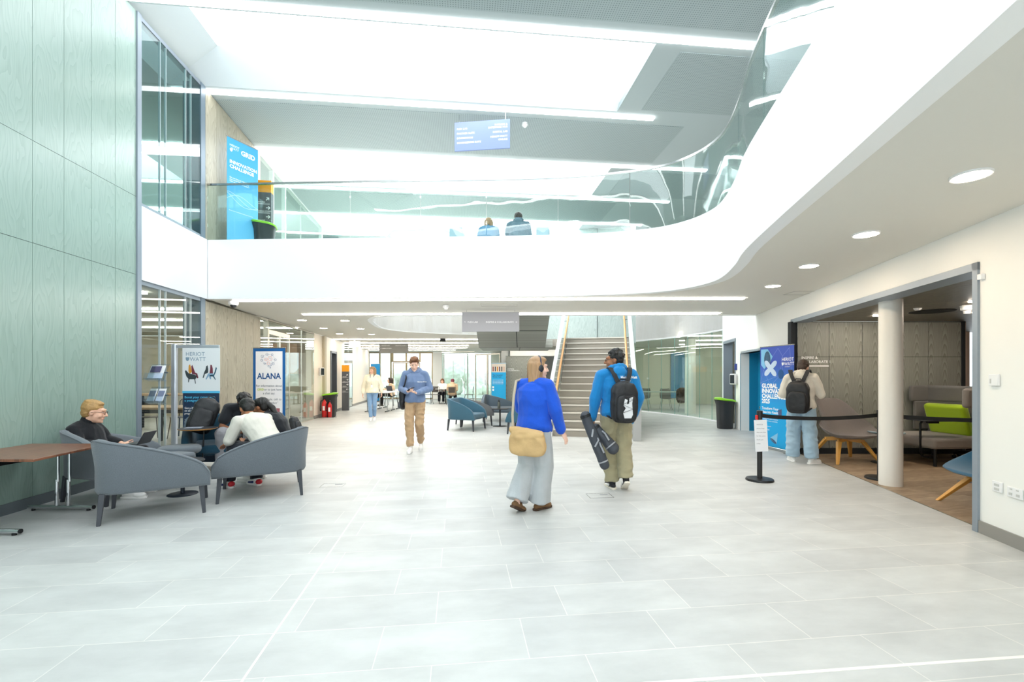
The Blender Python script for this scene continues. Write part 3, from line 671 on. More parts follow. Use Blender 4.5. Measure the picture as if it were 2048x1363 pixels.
# ================================================================ furniture
def fabric(name, col, b=.5): return mat(name, col, .9, spec=.2, bump=b, bscale=220, var=.12, vscale=160, sheen=.3)
f_grey = fabric('grey_upholstery', '#686f75'); f_mid = fabric('mid_grey_upholstery', '#7d7f82'); f_blue = fabric('petrol_upholstery', '#3d6478'); f_slate = fabric('slate_upholstery', '#64727d')
f_dblue = fabric('dark_blue_upholstery', '#1f4558')
legm = mat('charcoal_leg', '#3b3e44', .5)
def armchair(name, label, loc, rz, fab, W=.94, Dp=.80, one=0):   # one: +1/-1 only that side is closed
    t = thing(name, label, 'armchair', loc, rz, None)
    w, d, r = W/2, Dp/2, .20
    path = [(-w, d)]; k = 8
    for q in [i/10 for i in range(1, 10)]: path.append((-w, d - (2*d - r)*q))
    for q in range(k+1): a = PI + PI/2*q/k; path.append((-w + r + r*math.cos(a), -d + r + r*math.sin(a)))
    for q in (.25, .5, .75): path.append((-w + r + (2*w-2*r)*q, -d))
    path += [(-x, y) for x, y in path[:10+k+1]][::-1]
    n1 = 10; 
    if one:
        full = path; c0 = [(-w, d)] + full[1:10+k+1]; path = c0 + [(-w + r + (2*w - r)*q/12, -d) for q in range(1, 13)]
        if one > 0: path = [(-x, y) for x, y in path][::-1]
    L = [0]
    for a, b in zip(path, path[1:]): L.append(L[-1] + math.dist(a, b))
    tot = L[-1]; rings = []; crown = []
    th = .085; z0 = .28; side = 2*d - r + .15
    for i, (p, l) in enumerate(zip(path, L)):
        e_ = min(l, tot - l); q = min(e_/side, 1); base_ = .34
        if one:
            lf = l if one > 0 else tot - l; ls = tot - lf          # from the free end, from the side front
            q = min(lf/(2*w), 1) if lf/(2*w) < ls/side else min(ls/side, 1)
            if not lf/(2*w) < ls/side: base_ = .44
        top = base_ + (.81 - base_)*max(q, 0)**.42
        if one and base_ == .34: top = .42 + .39*max(q, 0)**.52
        a = Vector(path[max(i-1,0)]); b = Vector(path[min(i+1,len(path)-1)]); dd = (b-a).normalized(); n = Vector((-dd.y, dd.x))
        P_ = Vector(p)
        def pt(o, z, lean=0): v = P_ + n*(o); return (v.x, v.y, z)
        lean = .03*(top-.3)/.5
        rg = [pt(.015, z0), pt(0, z0+.03), pt(0, (z0+top)/2), pt(-lean, top-.03), pt(-lean+.012, top-.008), pt(-lean+th*.5, top), pt(-lean+th-.012, top-.008), pt(-lean+th, top-.03), pt(th, (z0+top)/2), pt(th, z0+.03), pt(th-.015, z0)]
        rings.append(rg); crown.append(pt(-lean+.004, top-.012))
    MB().loft(rings).build('shell', fab, t, angle=1.2)
    MB().tube(crown, .006, 6).build('piping', fab, t)
    m = MB(); m.box((0, .01, .36), (W-2*th+.01, Dp-.08, .13)); m.build('seat', fab, t, bevel=.04, seg=4)
    MB().box((0, 0, .285), (W-.2, Dp-.18, .03)).build('base_frame', fab, t, bevel=.01)
    for x in (-1, 1):
        for y in (-1, 1):
            a = (x*(w-.075), y*(d-.065) , .29); b = (x*(w-.052), y*(d-.042), 0)
            m = MB(); ra, rb = .024, .015
            m.loft([[(c[0]+sx*q, c[1]+sy*q, c[2]) for sx, sy in ((-1,-1),(1,-1),(1,1),(-1,1))] for c, q in ((b, rb), (a, ra))])
            m.build('leg', legm, t, smooth=False, bevel=.003)
    return t
cA = armchair('tub_armchair', 'grey tub armchair in the left foreground, back turned, next to the walnut table', (-3.67, 4.77, 0), R(32), f_grey, W=.92, Dp=.76, one=-1)
cB = armchair('tub_armchair', 'grey tub armchair with the white-shirted person sitting in it', (-3.0, 5.52, 0), R(27), f_grey, W=.94, Dp=.82, one=1)
cC = armchair('tub_armchair', 'grey tub armchair against the green wall under the seated blond person', (-4.50, 5.50, 0), R(-106), f_grey, W=1.16, Dp=.76, one=1)
cD = armchair('tub_armchair', 'dark blue tub armchair in front of the roller banners, holding a backpack', (-4.27, 6.80, 0), R(180+28), f_dblue, W=.9)
# middle group
armchair('tub_armchair', 'petrol blue tub armchair left of the two grey ones in the mid hall', (-1.17, 11.9, 0), R(-110), f_blue, W=.84)
armchair('tub_armchair', 'mid grey tub armchair between the petrol blue one and the slate one', (-1.08, 12.95, 0), R(20), f_mid, W=.95, one=-1)
armchair('tub_armchair', 'slate grey tub armchair facing the viewer behind the small black table', (-.40, 14.2, 0), R(176), f_slate, W=1.0, one=1)
armchair('tub_armchair', 'petrol blue tub armchair mostly hidden behind the person in the blue sweatshirt', (.33, 11.2, 0), R(75), f_blue, W=.8)
def ped_table(name, label, cat, loc, h, r, topm, base_r=.17, mm=black_m, edge=None, th=.02):
    t = thing(name, label, cat, loc)
    MB().lathe([(0,0),(r-.01,0),(r,.006),(r,th-.004),(r-.004,th),(0,th)], (0,0,h-th), 40).build('tabletop', topm, t)
    MB().cyl((0,0,.012), .022, h-th-.012, 16).build('pole', mm, t)
    MB().lathe([(0,0),(base_r,0),(base_r,.006),(base_r-.01,.012),(0,.014)], n=36).build('base', mm, t)
    return t
navy = mat('navy_metal', '#2b3440', .4, metal=.3)
dark_top = mat('black_tabletop', '#26282c', .45)
ped_table('side_table', 'small round black table between the grey tub armchairs in the mid hall', 'table', G(1000, 852).to_tuple(), .49, .23, dark_top, .2)
ped_table('side_table', 'low round table on a disc foot behind the front grey armchair', 'table', (-3.88, 5.42, 0), .40, .22, dark_top, .155, navy)
# water bottle
t = thing('water_bottle', 'clear water bottle with black lid on the small round black table', 'bottle', (G(1000,852).x-.03, G(1000,852).y-.02, .49))
MB().lathe([(0,0),(.035,0),(.038,.01),(.038,.15),(.03,.18),(0,.18)], n=20).build('body', mat('bottle_smoke', '#5a6058', .2, spec=.8), t)
MB().lathe([(0,.18),(.026,.18),(.026,.215),(.012,.225),(.012,.245),(0,.245)], n=16).build('lid', black_m, t)
# pouf
t = thing('pouf', 'round grey upholstered stool on a pedestal between the armchairs at left', 'stool', (-4.42, 6.12, 0))
MB().lathe([(0,.36),(.21,.36),(.235,.38),(.245,.41),(.24,.445),(.215,.462),(0,.468)], n=40).build('seat', f_grey, t, angle=2)
MB().lathe([(0,.33),(.17,.33),(.19,.36),(0,.36)], n=30).build('seat_plate', navy, t)
MB().cyl((0,0,.01), .03, .33, 16).build('pole', navy, t); MB().cyl((0,0,0), .2, .012, 32).build('base', navy, t)
# oak edged laptop table with C shaped leg
t = thing('side_table', 'round black-topped side table with an oak edge and bent rod leg', 'table', (-4.34, 6.36, 0))
MB().lathe([(0,.652),(.205,.652),(.232,.664),(.235,.672),(0,.672)], n=44).build('edge', mat('oak_edge', '#c98f4f', .45), t)
MB().lathe([(0,.671),(.233,.671),(.233,.674),(0,.676)], n=44).build('tabletop', dark_top, t)
MB().tube([(.05,.05,.65),(.05,0,.06),(.05,0,.02),(.02,0,.011),(-.3,0,.011),(-.31,.06,.011),(-.31,.2,.011),(-.02,.22,.011)], .010, 8).build('leg', black_m, t)
t = thing('magazine', 'pale magazine lying on the oak-edged round side table', 'magazine', (-4.38, 6.34, .677), R(20)); MB().box((0,0,.003), (.2,.14,.006)).build('pages', mat('magazine_cover', '#8f93a0', .5), t, smooth=False)

# walnut folding table
t = thing('folding_table', 'walnut-topped trapezoid table with chrome T legs at the left edge', 'table', (-4.06, 3.9, 0))
wal = wood('walnut_laminate', ('#8a5a42', '#744a36', '#5c3829'), .3, rot=R(100), period=.3, cath=.15, axis='X', scale=.2)
pl = [(-.92,.02),(-.02,.02),(-.02,.03),(-.15,.74),(-.33,.93),(-.98,.93)]
m = MB(); m.prism(pl, .662, .684); m.build('tabletop', wal, t, smooth=False, bevel=.003)
chr_ = mat('chrome', '#d6d8da', .08, metal=1)
for y, x0, x1 in ((.13, -.88, -.25), (.87, -.95, -.28)):
    f = MB().tube([(x0,y,.035),(x1,y,.035)], .021, 14).build('foot', chr_, t)
    m = MB(); m.cyl((x0+.05,y,0), .018, .018, 12); m.build('glide', black_m, f)
    m = MB(); m.cyl((x1-.05,y,0), .018, .018, 12); m.build('glide', black_m, f)
    MB().tube([(x1-.001,y,.035),(x1+.008,y,.035)], .0205, 14).build('end_cap', black_m, f)
    for x in ((x0+x1)/2-.045, (x0+x1)/2+.075):
        MB().tube([(x,y,.05),(x,y,.32)], .017, 12).build('leg', chr_, t); MB().tube([(x+.012,y,.3),(x+.012,y,.655)], .014, 12).build('upper_leg', chr_, t)
    MB().tube([((x0+x1)/2-.05,y,.6),((x0+x1)/2-.02,y+.01,.6),((x0+x1)/2+.03,y+.01,.63),((x0+x1)/2+.06,y+.02,.65)], .007, 8).build('latch', chr_, t)
m = MB(); m.box((-.5,.5,.63), (.08,.86,.06)); m.build('underframe', black_m, t, smooth=False)

# laptop of the seated person on lap
t = thing('laptop', 'dark open laptop held on the lap of the seated blond person', 'laptop', (-4.22, 5.16, .63), R(-90+8)); t.scale = (.75,.75,.75)
MB().box((0,-.0,.008), (.30,.21,.014)).build('keyboard_base', mat('laptop_grey', '#3b3d42', .4, metal=.6), t, bevel=.003)
MB().box((0,.155,.095), (.30,.008,.205), rx=-.5).build('screen', mat('laptop_lid', '#2a2c31', .3), t, bevel=.002)

# roller banners ------------------------------------------------------------
def banner(name, label, p0, p1, z0, h, colm, base=.06):
    a, b = Vector(p0), Vector(p1); L = (b-a).length; rz = math.atan2((b-a).y, (b-a).x)
    t = thing(name, label, 'banner', (a.x, a.y, z0), rz)
    MB().box((L/2, 0, base + (h-base)/2), (L, .004, h-base)).build('printed_panel', colm, t, smooth=False)
    MB().box((L/2, 0, base/2), (L+.02, .09, base)).build('cassette', steel, t, bevel=.012)
    MB().box((L/2, 0, h+.006), (L+.01, .02, .018)).build('top_rail', steel, t, bevel=.004)
    for x in (.1, L-.1): MB().box((x, 0, .008), (.03, .24, .012)).build('foot', steel, t, smooth=False)
    MB().tube([(L/2, .03, .05), (L/2, .02, h)], .007, 8).build('support_pole', steel, t)
    return t, L
TW = mat('print_white', '#fbfbfb', .6); TN = mat('print_navy', '#1d4f86', .6); TG = mat('print_green', '#b6cc3a', .6); TGr = mat('print_grey', '#6d7480', .6); TC = mat('print_cyan', '#59c4ee', .6)
def tx(s, size, m, par, x, z, y=-.0035, **k): return text(s, size, m, par, (x, y, z), 0, **k)
def crest(par, x, z, s, m):     # simple shield next to the words
    o = MB().prism([(-.5,.5),(.5,.5),(.5,-.05),(.3,-.4),(0,-.6),(-.3,-.4),(-.5,-.05)], 0, .001, Matrix.Translation((x,-.004,z)) @ Matrix.Rotation(PI/2,4,'X') @ Matrix.Scale(s,4)).build('crest', m, par, smooth=False)
    return o
def uni_logo(par, x, z, s, m):
    tx('HERIOT', s, m, par, x, z, bold=.01); crest(par, x+.32*s, z-.62*s, .62*s, m); tx('WATT', s, m, par, x+.75*s, z-.95*s, bold=.01); tx('UNIVERSITY', .3*s, m, par, x+.9*s, z-1.35*s)
# 1. ALANA
t, L = banner('roller_banner', 'blue-framed white roller banner reading ALANA behind the seated group', (-5.20, 9.24), (-4.52, 9.17), 0, 1.94, mat('banner_blue', '#0c5ca0', .5))
MB().box((L/2, -.0028, 1.02), (.57, .002, 1.72)).build('white_field', mat('banner_white', '#f3f2f4', .5), t, smooth=False)
tx('ALANA', .165, mat('alana_blue', '#14508c', .5), t, L/2, 1.33, y=-.006, align='CENTER', bold=.022, xs=.92)
for i, (a, mm_) in enumerate((('For information about', TGr), ('GRID or to just have', TGr), ('a chat say:', TGr))):
    tx(a, .062, mm_ if i != 1 else TGr, t, L/2, 1.17-i*.075, y=-.006, align='CENTER', bold=.006) if i != 1 else (tx('GRID', .062, TG, t, .09, 1.095, y=-.006, bold=.02), tx('or to just have', .062, TGr, t, .24, 1.095, y=-.006, bold=.006))
tx('"Hey Google, talk to', .062, TGr, t, L/2, .90, y=-.006, align='CENTER', shear=.3); tx('GRID chatbot"', .062, TGr, t, L/2, .83, y=-.006, align='CENTER', shear=.3)
m = MB(); pts = {}
TO = mat('print_coral', '#f0a08c', .6)
bc = [(.20,1.78,.026),(.30,1.82,.024),(.41,1.81,.02),(.48,1.71,.02),(.43,1.63,.026),(.25,1.635,.016),(.185,1.70,.022),(.335,1.58,.016),(.38,1.60,.014),(.37,1.55,.012)]
oc = [(.365,1.735,.042),(.28,1.715,.028),(.33,1.64,.03)]
def ringm(x, z, r, w=.0045):
    return [[(x+(r+q)*math.cos(a), -.005+dy, z+(r+q)*math.sin(a)) for q, dy in ((-w/2,0),(w/2,0),(w/2,-.001),(-w/2,-.001))] for a in [2*PI*j/18 for j in range(18)]]
for x, z, r in bc: m.loft(ringm(x, z, r), closed=True)
def lineq(m, a, b, w=.0025, y=-.005):
    d = (Vector(b)-Vector(a)).normalized(); n = Vector((-d.y, d.x))*w/2
    m.add([(a[0]-n.x,y,a[1]-n.y),(b[0]-n.x,y,b[1]-n.y),(b[0]+n.x,y,b[1]+n.y),(a[0]+n.x,y,a[1]+n.y)], [(0,1,2,3)])
al = [(x, z) for x, z, r in bc + oc]
for a, b in ((0,1),(1,2),(2,3),(3,4),(0,6),(6,5),(1,10),(2,10),(3,10),(0,11),(6,11),(5,12),(10,4),(11,12),(12,4),(11,10),(5,7),(4,8),(8,9)): lineq(m, al[a], al[b], .002)
m.build('network_drawing', TN, t, smooth=False)
m = MB()
for x, z, r in oc: m.loft(ringm(x, z, r, .006), closed=True)
m.build('network_rings', TO, t, smooth=False)
MB().box((.50, -.0045, .64), (.14,.001,.2)).build('picture', mat('picture_rose', '#a5606a', .6), t, smooth=False)

# 2. poster on the silver post, leaflet holders
t = thing('poster_stand', 'silver post stand carrying a university poster, left of the seated group', 'poster stand', (-5.20, 7.14, 0))
MB().box((-.04,0,.95), (.075,.06,1.88)).build('post', mat('silver_post', '#c6cbd3', .3, metal=.6), t, bevel=.015)
MB().box((0,0,.01), (.5,.35,.02)).build('base', steel, t, bevel=.004)
MB().box((.33,0,1.845), (.66,.03,.05)).build('top_rail', mat('silver_post','#c'), t, bevel=.005)
pw = .58; px = .10
MB().box((px+pw/2,-.02,1.47), (pw,.004,.70)).build('poster_photo', mat('poster_white', '#f1f3f5', .5), t, smooth=False)
MB().box((px+pw/2,-.021,.60), (pw-.02,.004,1.08)).build('poster_text_panel', mat('poster_navy', '#1f3550', .5), t, smooth=False)
MB().box((px+pw/2,-.0225,1.14), (pw,.004,.035)).build('poster_band', TC, t, smooth=False)
Y0 = -.0245
uni_l = mat('logo_blue_grey', '#8ba2b4', .6)
tx('HERIOT', .085, uni_l, t, .15, 1.70, y=Y0); tx('WATT', .085, uni_l, t, .215, 1.62, y=Y0)
MB().prism([(-.5,.5),(.5,.5),(.5,-.05),(.3,-.4),(0,-.6),(-.3,-.4),(-.5,-.05)], 0, .001, Matrix.Translation((.18,Y0,1.65)) @ Matrix.Rotation(PI/2,4,'X') @ Matrix.Scale(.055,4)).build('crest', uni_l, t, smooth=False)
pm = MB()  # little figures of the poster photograph, flat prints
def fl(par, poly, mm, nm): return MB().prism(poly, 0, .0008, Matrix.Translation((0,Y0,0)) @ Matrix.Rotation(PI/2,4,'X')).build(nm, mm, par, smooth=False)
pd = mat('print_dark', '#3a4145', .6)
fl(t, [(.14,1.46),(.155,1.48),(.20,1.43),(.30,1.405),(.33,1.385),(.31,1.35),(.30,1.34),(.31,1.27),(.30,1.27),(.285,1.34),(.21,1.34),(.20,1.29),(.19,1.29),(.195,1.345),(.165,1.38)], pd, 'printed_chair')
fl(t, [(.62,1.53),(.635,1.51),(.615,1.44),(.59,1.39),(.62,1.33),(.61,1.33),(.575,1.38),(.53,1.385),(.52,1.4),(.58,1.41),(.60,1.45)], mat('print_teal', '#2c5a70', .6), 'printed_chair')
fl(t, [(.20,1.55),(.22,1.57),(.235,1.52),(.25,1.45),(.21,1.42),(.195,1.47)], mat('print_orange', '#e09a3a', .6), 'printed_figure')
fl(t, [(.24,1.54),(.255,1.56),(.27,1.52),(.30,1.44),(.33,1.43),(.35,1.36),(.33,1.35),(.31,1.41),(.25,1.42)], mat('print_maroon', '#7a3646', .6), 'printed_figure')
fl(t, [(.47,1.54),(.49,1.555),(.50,1.50),(.50,1.44),(.45,1.42),(.43,1.36),(.415,1.36),(.44,1.45),(.46,1.49)], pd, 'printed_figure')
fl(t, [(.535,1.56),(.555,1.56),(.57,1.51),(.575,1.43),(.52,1.43),(.53,1.49)], MC['print_maroon'], 'printed_figure')
fl(t, [(.575,1.43),(.50,1.43),(.46,1.34),(.475,1.335),(.51,1.39),(.53,1.34),(.545,1.34),(.545,1.395),(.575,1.40)], mat('print_jeans', '#8fb0cc', .6), 'printed_figure')
tx('Boost your career with\na postgraduate degree', .050, TC, t, .135, 1.045, y=-.026, bold=.018)
tx('Get a 20% alumni discount\non all postgraduate taught\nprogrammes', .042, TW, t, .135, .88, y=-.026, bold=.012)
tx('1st in Scotland and 2nd in the UK\nfor postgraduate positive outcomes.', .036, TW, t, .135, .70, y=-.026, bold=.012); tx('Graduate Outcomes Survey 2022', .02, TW, t, .135, .625, y=-.026)
tx('We produce the highest percentage\nof CEOs and company directors\nin the UK.', .036, TW, t, .135, .58, y=-.026, bold=.012); tx('Novuna 2023', .02, TW, t, .135, .47, y=-.026)
acr = glass('acrylic', '#eef4fb', .9)
for z, nm in ((1.47, 'upper'), (1.13, 'lower')):
    h = thing('leaflet_holder', 'clear acrylic leaflet holder clipped to the silver post, the %s of two' % nm, 'leaflet holder', (-5.28, 6.84, z))
    m = MB(); m.box((0,.02,-.02), (.27,.006,.26), rx=-.45); m.box((0,-.075,-.085), (.27,.004,.11), rx=-.45); m.box((0,-.03,-.135), (.27,.1,.004), rx=-.45); m.build('tray', acr, h, smooth=False)
    m = MB(); m.tube([(0,.03,-.03),(.13,.05,-.03)], .01, 8); m.build('clip', steel, h)
    if nm == 'upper':
        l = thing('leaflet', 'white leaflet with a dark picture in the upper acrylic holder', 'leaflet', (-5.28, 6.84, z)); MB().box((0,-.005,-.02), (.22,.004,.21), rx=-.45).build('cover', TW, l, smooth=False); MB().box((-.01,-.003,.02), (.15,.005,.1), rx=-.45).build('picture', mat('print_violet', '#5d5a7a', .5), l, smooth=False)
    else:
        for x in (-.065, .065):
            l = thing('leaflet', 'leaflet with curved print in the lower acrylic holder, on the ' + ('left' if x < 0 else 'right'), 'leaflet', (-5.28+x, 6.84, z)); MB().box((0,-.005,-.02), (.11,.004,.2), rx=-.45).build('cover', TW, l, smooth=False); MB().box((0,-.003,.0), (.09,.005,.09), rx=-.45).build('picture', mat('print_steelblue', '#7f8aa6', .5), l, smooth=False)

# 3. GLOBAL INNOVATION CHALLENGE banner
def grad(name, c0, c1, z0, z1):
    m = D.materials.new(name); m.use_nodes = True; nt = m.node_tree; b = nt.nodes['Principled BSDF']; b.inputs['Roughness'].default_value = .5
    tc = node(nt, 'ShaderNodeTexCoord'); sx = node(nt, 'ShaderNodeSeparateXYZ'); nt.links.new(tc.outputs['Object'], sx.inputs[0])
    r = node(nt, 'ShaderNodeMapRange'); r.inputs[1].default_value = z0; r.inputs[2].default_value = z1; nt.links.new(sx.outputs[2], r.inputs[0])
    nt.links.new(ramp(nt, r.outputs[0], [(0, c0), (1, c1)]), b.inputs['Base Color']); return m
t, L = banner('roller_banner', 'tall blue roller banner reading GLOBAL INNOVATION CHALLENGE 2025 by the alcove', (4.87, 9.02), (4.98, 8.12), 0, 1.94, grad('banner_cyan_to_violet', '#00a4e4', '#3a55b8', .7, 1.6))
for i, s in enumerate(('GLOBAL', 'INNOVATION', 'CHALLENGE', '2025')): tx(s, .115, TW, t, .05, 1.16-i*.098, y=-.0035, bold=.04, xs=1.0)
tx('Transform Your\nIdeas into Reality', .07, TW, t, .05, .745, bold=.02)
for i in range(3): tx(('Develop solutions that make the difference', 'and transform through this competition', 'for students with ideas in sustainability')[i], .028, TW, t, .05, .60-i*.04, bold=.005)
tx('Join the movement', .03, TW, t, .08, .42, bold=.01); tx('hw.ac.uk/GIC', .035, TW, t, .08, .35, bold=.01)
uni_logo(t, .60, 1.66, .085, TW)
tn = [(0,1.25),(.1,1.5),(.3,1.2),(.35,1.1),(.55,1.4),(.62,1.75),(.8,1.9),(.5,1.9),(.62,1.3),(.85,1.4),(.2,1.0),(.45,.95),(.7,1.05)]
m = MB()
for a, b in ((0,1),(0,2),(1,2),(2,4),(4,5),(5,6),(5,7),(4,8),(8,9),(8,5),(0,10),(10,2),(2,11),(11,8),(8,12),(3,11),(1,7),(9,6),(0,4)): lineq(m, tn[a], tn[b], .004, -.003)
m.build('line_network', mat('print_pale_violet', '#8f9fdc', .6), t, smooth=False)
pw_ = mat('print_pale_blue', '#c3d6ec', .5); pg_ = mat('print_slate', '#4a5a84', .5); pb_ = mat('print_light_blue', '#7fc0e6', .5)
def relief(pts, mm, nm, M=Matrix.Identity(4)):
    return MB().prism(pts, 0, .001, Matrix.Translation((0,-.0045,0)) @ Matrix.Rotation(PI/2,4,'X')).build(nm, mm, t, smooth=False)
star = []
for k in range(48):
    a = 2*PI*k/48 + .12; r = .13 + .065*math.cos(4*(a-.75)); star.append((.30 + r*math.cos(a)*1.15, 1.53 + r*math.sin(a)))
relief([(.03,1.90),(.22,1.90),(.36,1.75),(.30,1.66),(.12,1.52),(.03,1.60)], pb_, 'printed_tube'); relief([(.30+.1*math.cos(2*PI*k/24)*.9-.09, 1.70+.16*math.sin(2*PI*k/24)) for k in range(24)], pg_, 'printed_tube_end')
MB().prism(star, 0, .001, Matrix.Translation((0,-.0058,0)) @ Matrix.Rotation(PI/2,4,'X')).build('printed_star', pw_, t, smooth=False)
relief([(.50,.33),(.30,.22),(.33,.17),(.45,.12),(.47,.13)], pb_, 'printed_cone'); relief([(.38+.085*math.cos(2*PI*k/20+.0), .165+.03*math.sin(2*PI*k/20) - .4*.085*math.cos(2*PI*k/20)) for k in range(20)], pg_, 'printed_cone_base')
relief([(.58+.07*math.cos(2*PI*k/24), 1.42+.09*math.sin(2*PI*k/24)) for k in range(24)], mat('print_deep_blue', '#16508c', .6), 'printed_disc')
relief([(.5,.75),(.6,.78),(.6,.62),(.52,.6)], pg_, 'printed_block')
# 4. upstairs banner
t, L = banner('roller_banner', 'light blue roller banner reading GRID INNOVATION CHALLENGE on the upper bridge', (-5.33, 8.6), (-5.06, 9.16), L2, 2.17, grad('banner_sky', '#6fc4f0', '#3f9fd6', .3, 1.6))
tx('HERIOT\n WATT', .055, TW, t, .05, 2.02); crest(t, .08, 1.945, .05, TW); tx('GRID', .13, TW, t, .27, 1.93, bold=.03, xs=.95)
tx('INNOVATION\nCHALLENGE', .088, TW, t, .05, 1.70, bold=.03, xs=.98); tx('Do you have an idea that\nyou would like to develop\nwith an enterprise further?', .036, TW, t, .05, 1.42, bold=.005)
tx('Boost your entrepreneurial journey today', .028, TW, t, .04, .80, bold=.01)
m = MB(); cp_ = [[(x, 1.02 + .14*math.sin(x*6+ph)*(1-x)) for x in [L*j/14 for j in range(15)]] for ph in (0, 1.2, 2.2)]
for c in cp_:
    for a, b in zip(c, c[1:]): lineq(m, a, b, .008)
m.build('wave_lines', mat('print_ice', '#c9e8fa', .6), t, smooth=False)
# 5. small gym banner far
t, L = banner('roller_banner', 'cyan roller banner with a group photo at its top, far down the hall', (-.98, 22.0), (-.29, 21.9), 0, 1.98, mat('banner_cyan', '#12a9e6', .5))
MB().box((L/2,-.003,1.75), (L-.01,.003,.42)).build('printed_photo', mat('print_beige', '#d9d0c4', .6), t, smooth=False)
for i, c in enumerate(('#8a3030','#333a45','#d98a20','#4a3358','#303030','#c7a090')):
    MB().box((.08+i*.105,-.005,1.70), (.05,.002,.22)).build('printed_figure', mat('fig%d' % i, c, .6), t, smooth=False)
tx('The Campbell\nWorks Gym', .085, TN, t, .05, 1.38, bold=.02)
for i in range(4): tx('Open to every student and staff', .04, TW, t, .05, 1.16-i*.06, bold=.01)
m = MB(); m.box((.08,-.004,.83), (.08,.002,.09)); m.box((.08,-.004,.70), (.08,.002,.09)); m.build('icons', TW, t, smooth=False)
# 6. banner by the far left
t, L = banner('roller_banner', 'blue roller banner standing in the far left corridor behind the walking woman', (-7.55, 24.6), (-6.95, 24.2), 0, 2.0, mat('banner_blue2', '#1590d2', .5))
tx('hybrid', .12, TW, t, .08, 1.5, bold=.02); tx('learning starts here', .05, TW, t, .08, 1.35)

# hanging signs ---------------------------------------------------------------
sgm = mat('sign_grey', '#a9a8ae', .5); sgb = mat('sign_blue_grey', '#7485b4', .35)
def hsign(label, loc, rz, w, h, mm, lines, ceil, sz, rods=(-.42, .42)):
    t = thing('hanging_sign', label, 'sign', loc, rz)
    MB().box((0,0,0), (w,.03,h)).build('sign_board', mm, t, bevel=.003)
    for x in rods: MB().tube([(x*w,0,h/2),(x*w,0,ceil-loc[2])], .004, 6).build('suspension_wire', steel, t)
    for s, x, z, al in lines: text(s, sz, TW, t, (x, -.0165, z), 0, align=al, bold=.008)
    return t
hsign('upper hanging sign listing FLEX LAB, PARTNER SUITE and BOARDROOM under the high ceiling', (-.58, 8.95, 6.06), R(-7), 1.09, .56, sgb,
      [('FLEX LAB',-.5,.13,'LEFT'),('PARTNER SUITE',-.5,.04,'LEFT'),('BOARDROOM',-.5,-.05,'LEFT'),('IMAGINEERING SUITE',-.5,-.14,'LEFT'),('BUSINESS &',.5,.17,'RIGHT'),('ENTERPRISE HUB',.5,.12,'RIGHT'),('DIGITAL LAB',.5,.03,'RIGHT'),('HERIOT-WATT',.5,-.06,'RIGHT'),('ONLINE',.5,-.12,'RIGHT')], H2, .050)
hsign('grey hanging sign reading FLEX LAB and INSPIRE & COLLABORATE under the bridge', (-.44, 9.5, 2.50), 0, 1.18, .40, sgm,
      [('\u2190  FLEX LAB',-.55,-.02,'LEFT'),('INSPIRE & COLLABORATE  \u2192',.55,-.02,'RIGHT')], H1, .050)
hsign('far grey hanging sign reading ENGLISH HIVE and CREATIVE STUDIO over the corridor', (-4.88, 19.0, 2.50), 0, 1.2, .38, mat('sign_dark_grey', '#85837f', .5),
      [('\u2190 ENGLISH HIVE',-.56,.1,'LEFT'),('\u2190 GAMING STUDIO',-.56,-.01,'LEFT'),('CREATIVE STUDIO \u2192',.56,.1,'RIGHT')], H1, .052)
t = thing('exit_sign', 'glowing white box sign hanging near the left corridor wall', 'sign', (-5.95, 17.4, 2.58)); MB().box((0,0,0), (.40,.05,.21)).build('light_box', emit('sign_glow', '#ffffff', 2.5), t, bevel=.004); MB().tube([(0,0,.1),(0,0,.17)], .01).build('hanger', white_m, t)
# wall lettering of the alcove and of the far wood wall
o = text('INSPIRE &\nCOLLABORATE 1', .068, TW, None, (RW(8.2)+.115, zb-.013, 1.69), 0, bold=.012, name='wall_lettering', line=1.05, ext=.002); tag(o, 'white wall lettering INSPIRE & COLLABORATE 1 with a line under it, on the alcove wall', 'lettering')
MB().box((RW(8.2)+.36, zb-.012, 1.565), (.49,.008,.024)).build('underline', TW, o, smooth=False)
o = text('INSPIRE &\nCOLLABORATE 2', .075, TW, None, (-.22, 22.265, 1.68), 0, bold=.012, name='wall_lettering', ext=.002); tag(o, 'small white lettering INSPIRE & COLLABORATE 2 on the distant wood wall', 'lettering')

# totems -----------------------------------------------------------------------
org = mat('totem_orange', '#f0a012', .5); tgr = mat('totem_grey', '#5a5d61', .5)
def totem(label, loc, rz, w=.27, h=1.8, d=.09, tx_=True):
    t = thing('sign_totem', label, 'sign', loc, rz)
    MB().box((0,0,(h-.25)/2), (w,d,h-.25)).build('post', tgr, t, smooth=False); MB().box((0,0,h-.125), (w,d,.25)).build('top_block', org, t, smooth=False)
    if tx_:
        for i, (a, s) in enumerate((('\u2197','GROUND'),('\u2192','GAMING STUDIO'),('\u2192','CREATIVE'),('\u2190','TOILETS'))):
            z = h - .42 - i*.19; text(a, .11, TW, t, (w/2-.11, -d/2-.002, z), 0, bold=.02); text(s, .035, TW, t, (-w/2+.03, -d/2-.002, z-.05), 0, bold=.01); MB().box((0,-d/2-.001,z-.075), (w-.04,.002,.008)).build('rule', TW, t, smooth=False)
    return t
totem('grey sign post with an orange top by the left corridor wall', (-6.62, 18.3, 0), R(5))
totem('grey sign post with an orange top beside the banner on the upper bridge', (-5.24, 9.75, L2), R(8), w=.30, d=.14)
totem('grey sign post with an orange top far behind the person with headphones', (.98, 20.5, 0), 0, w=.55, tx_=False)

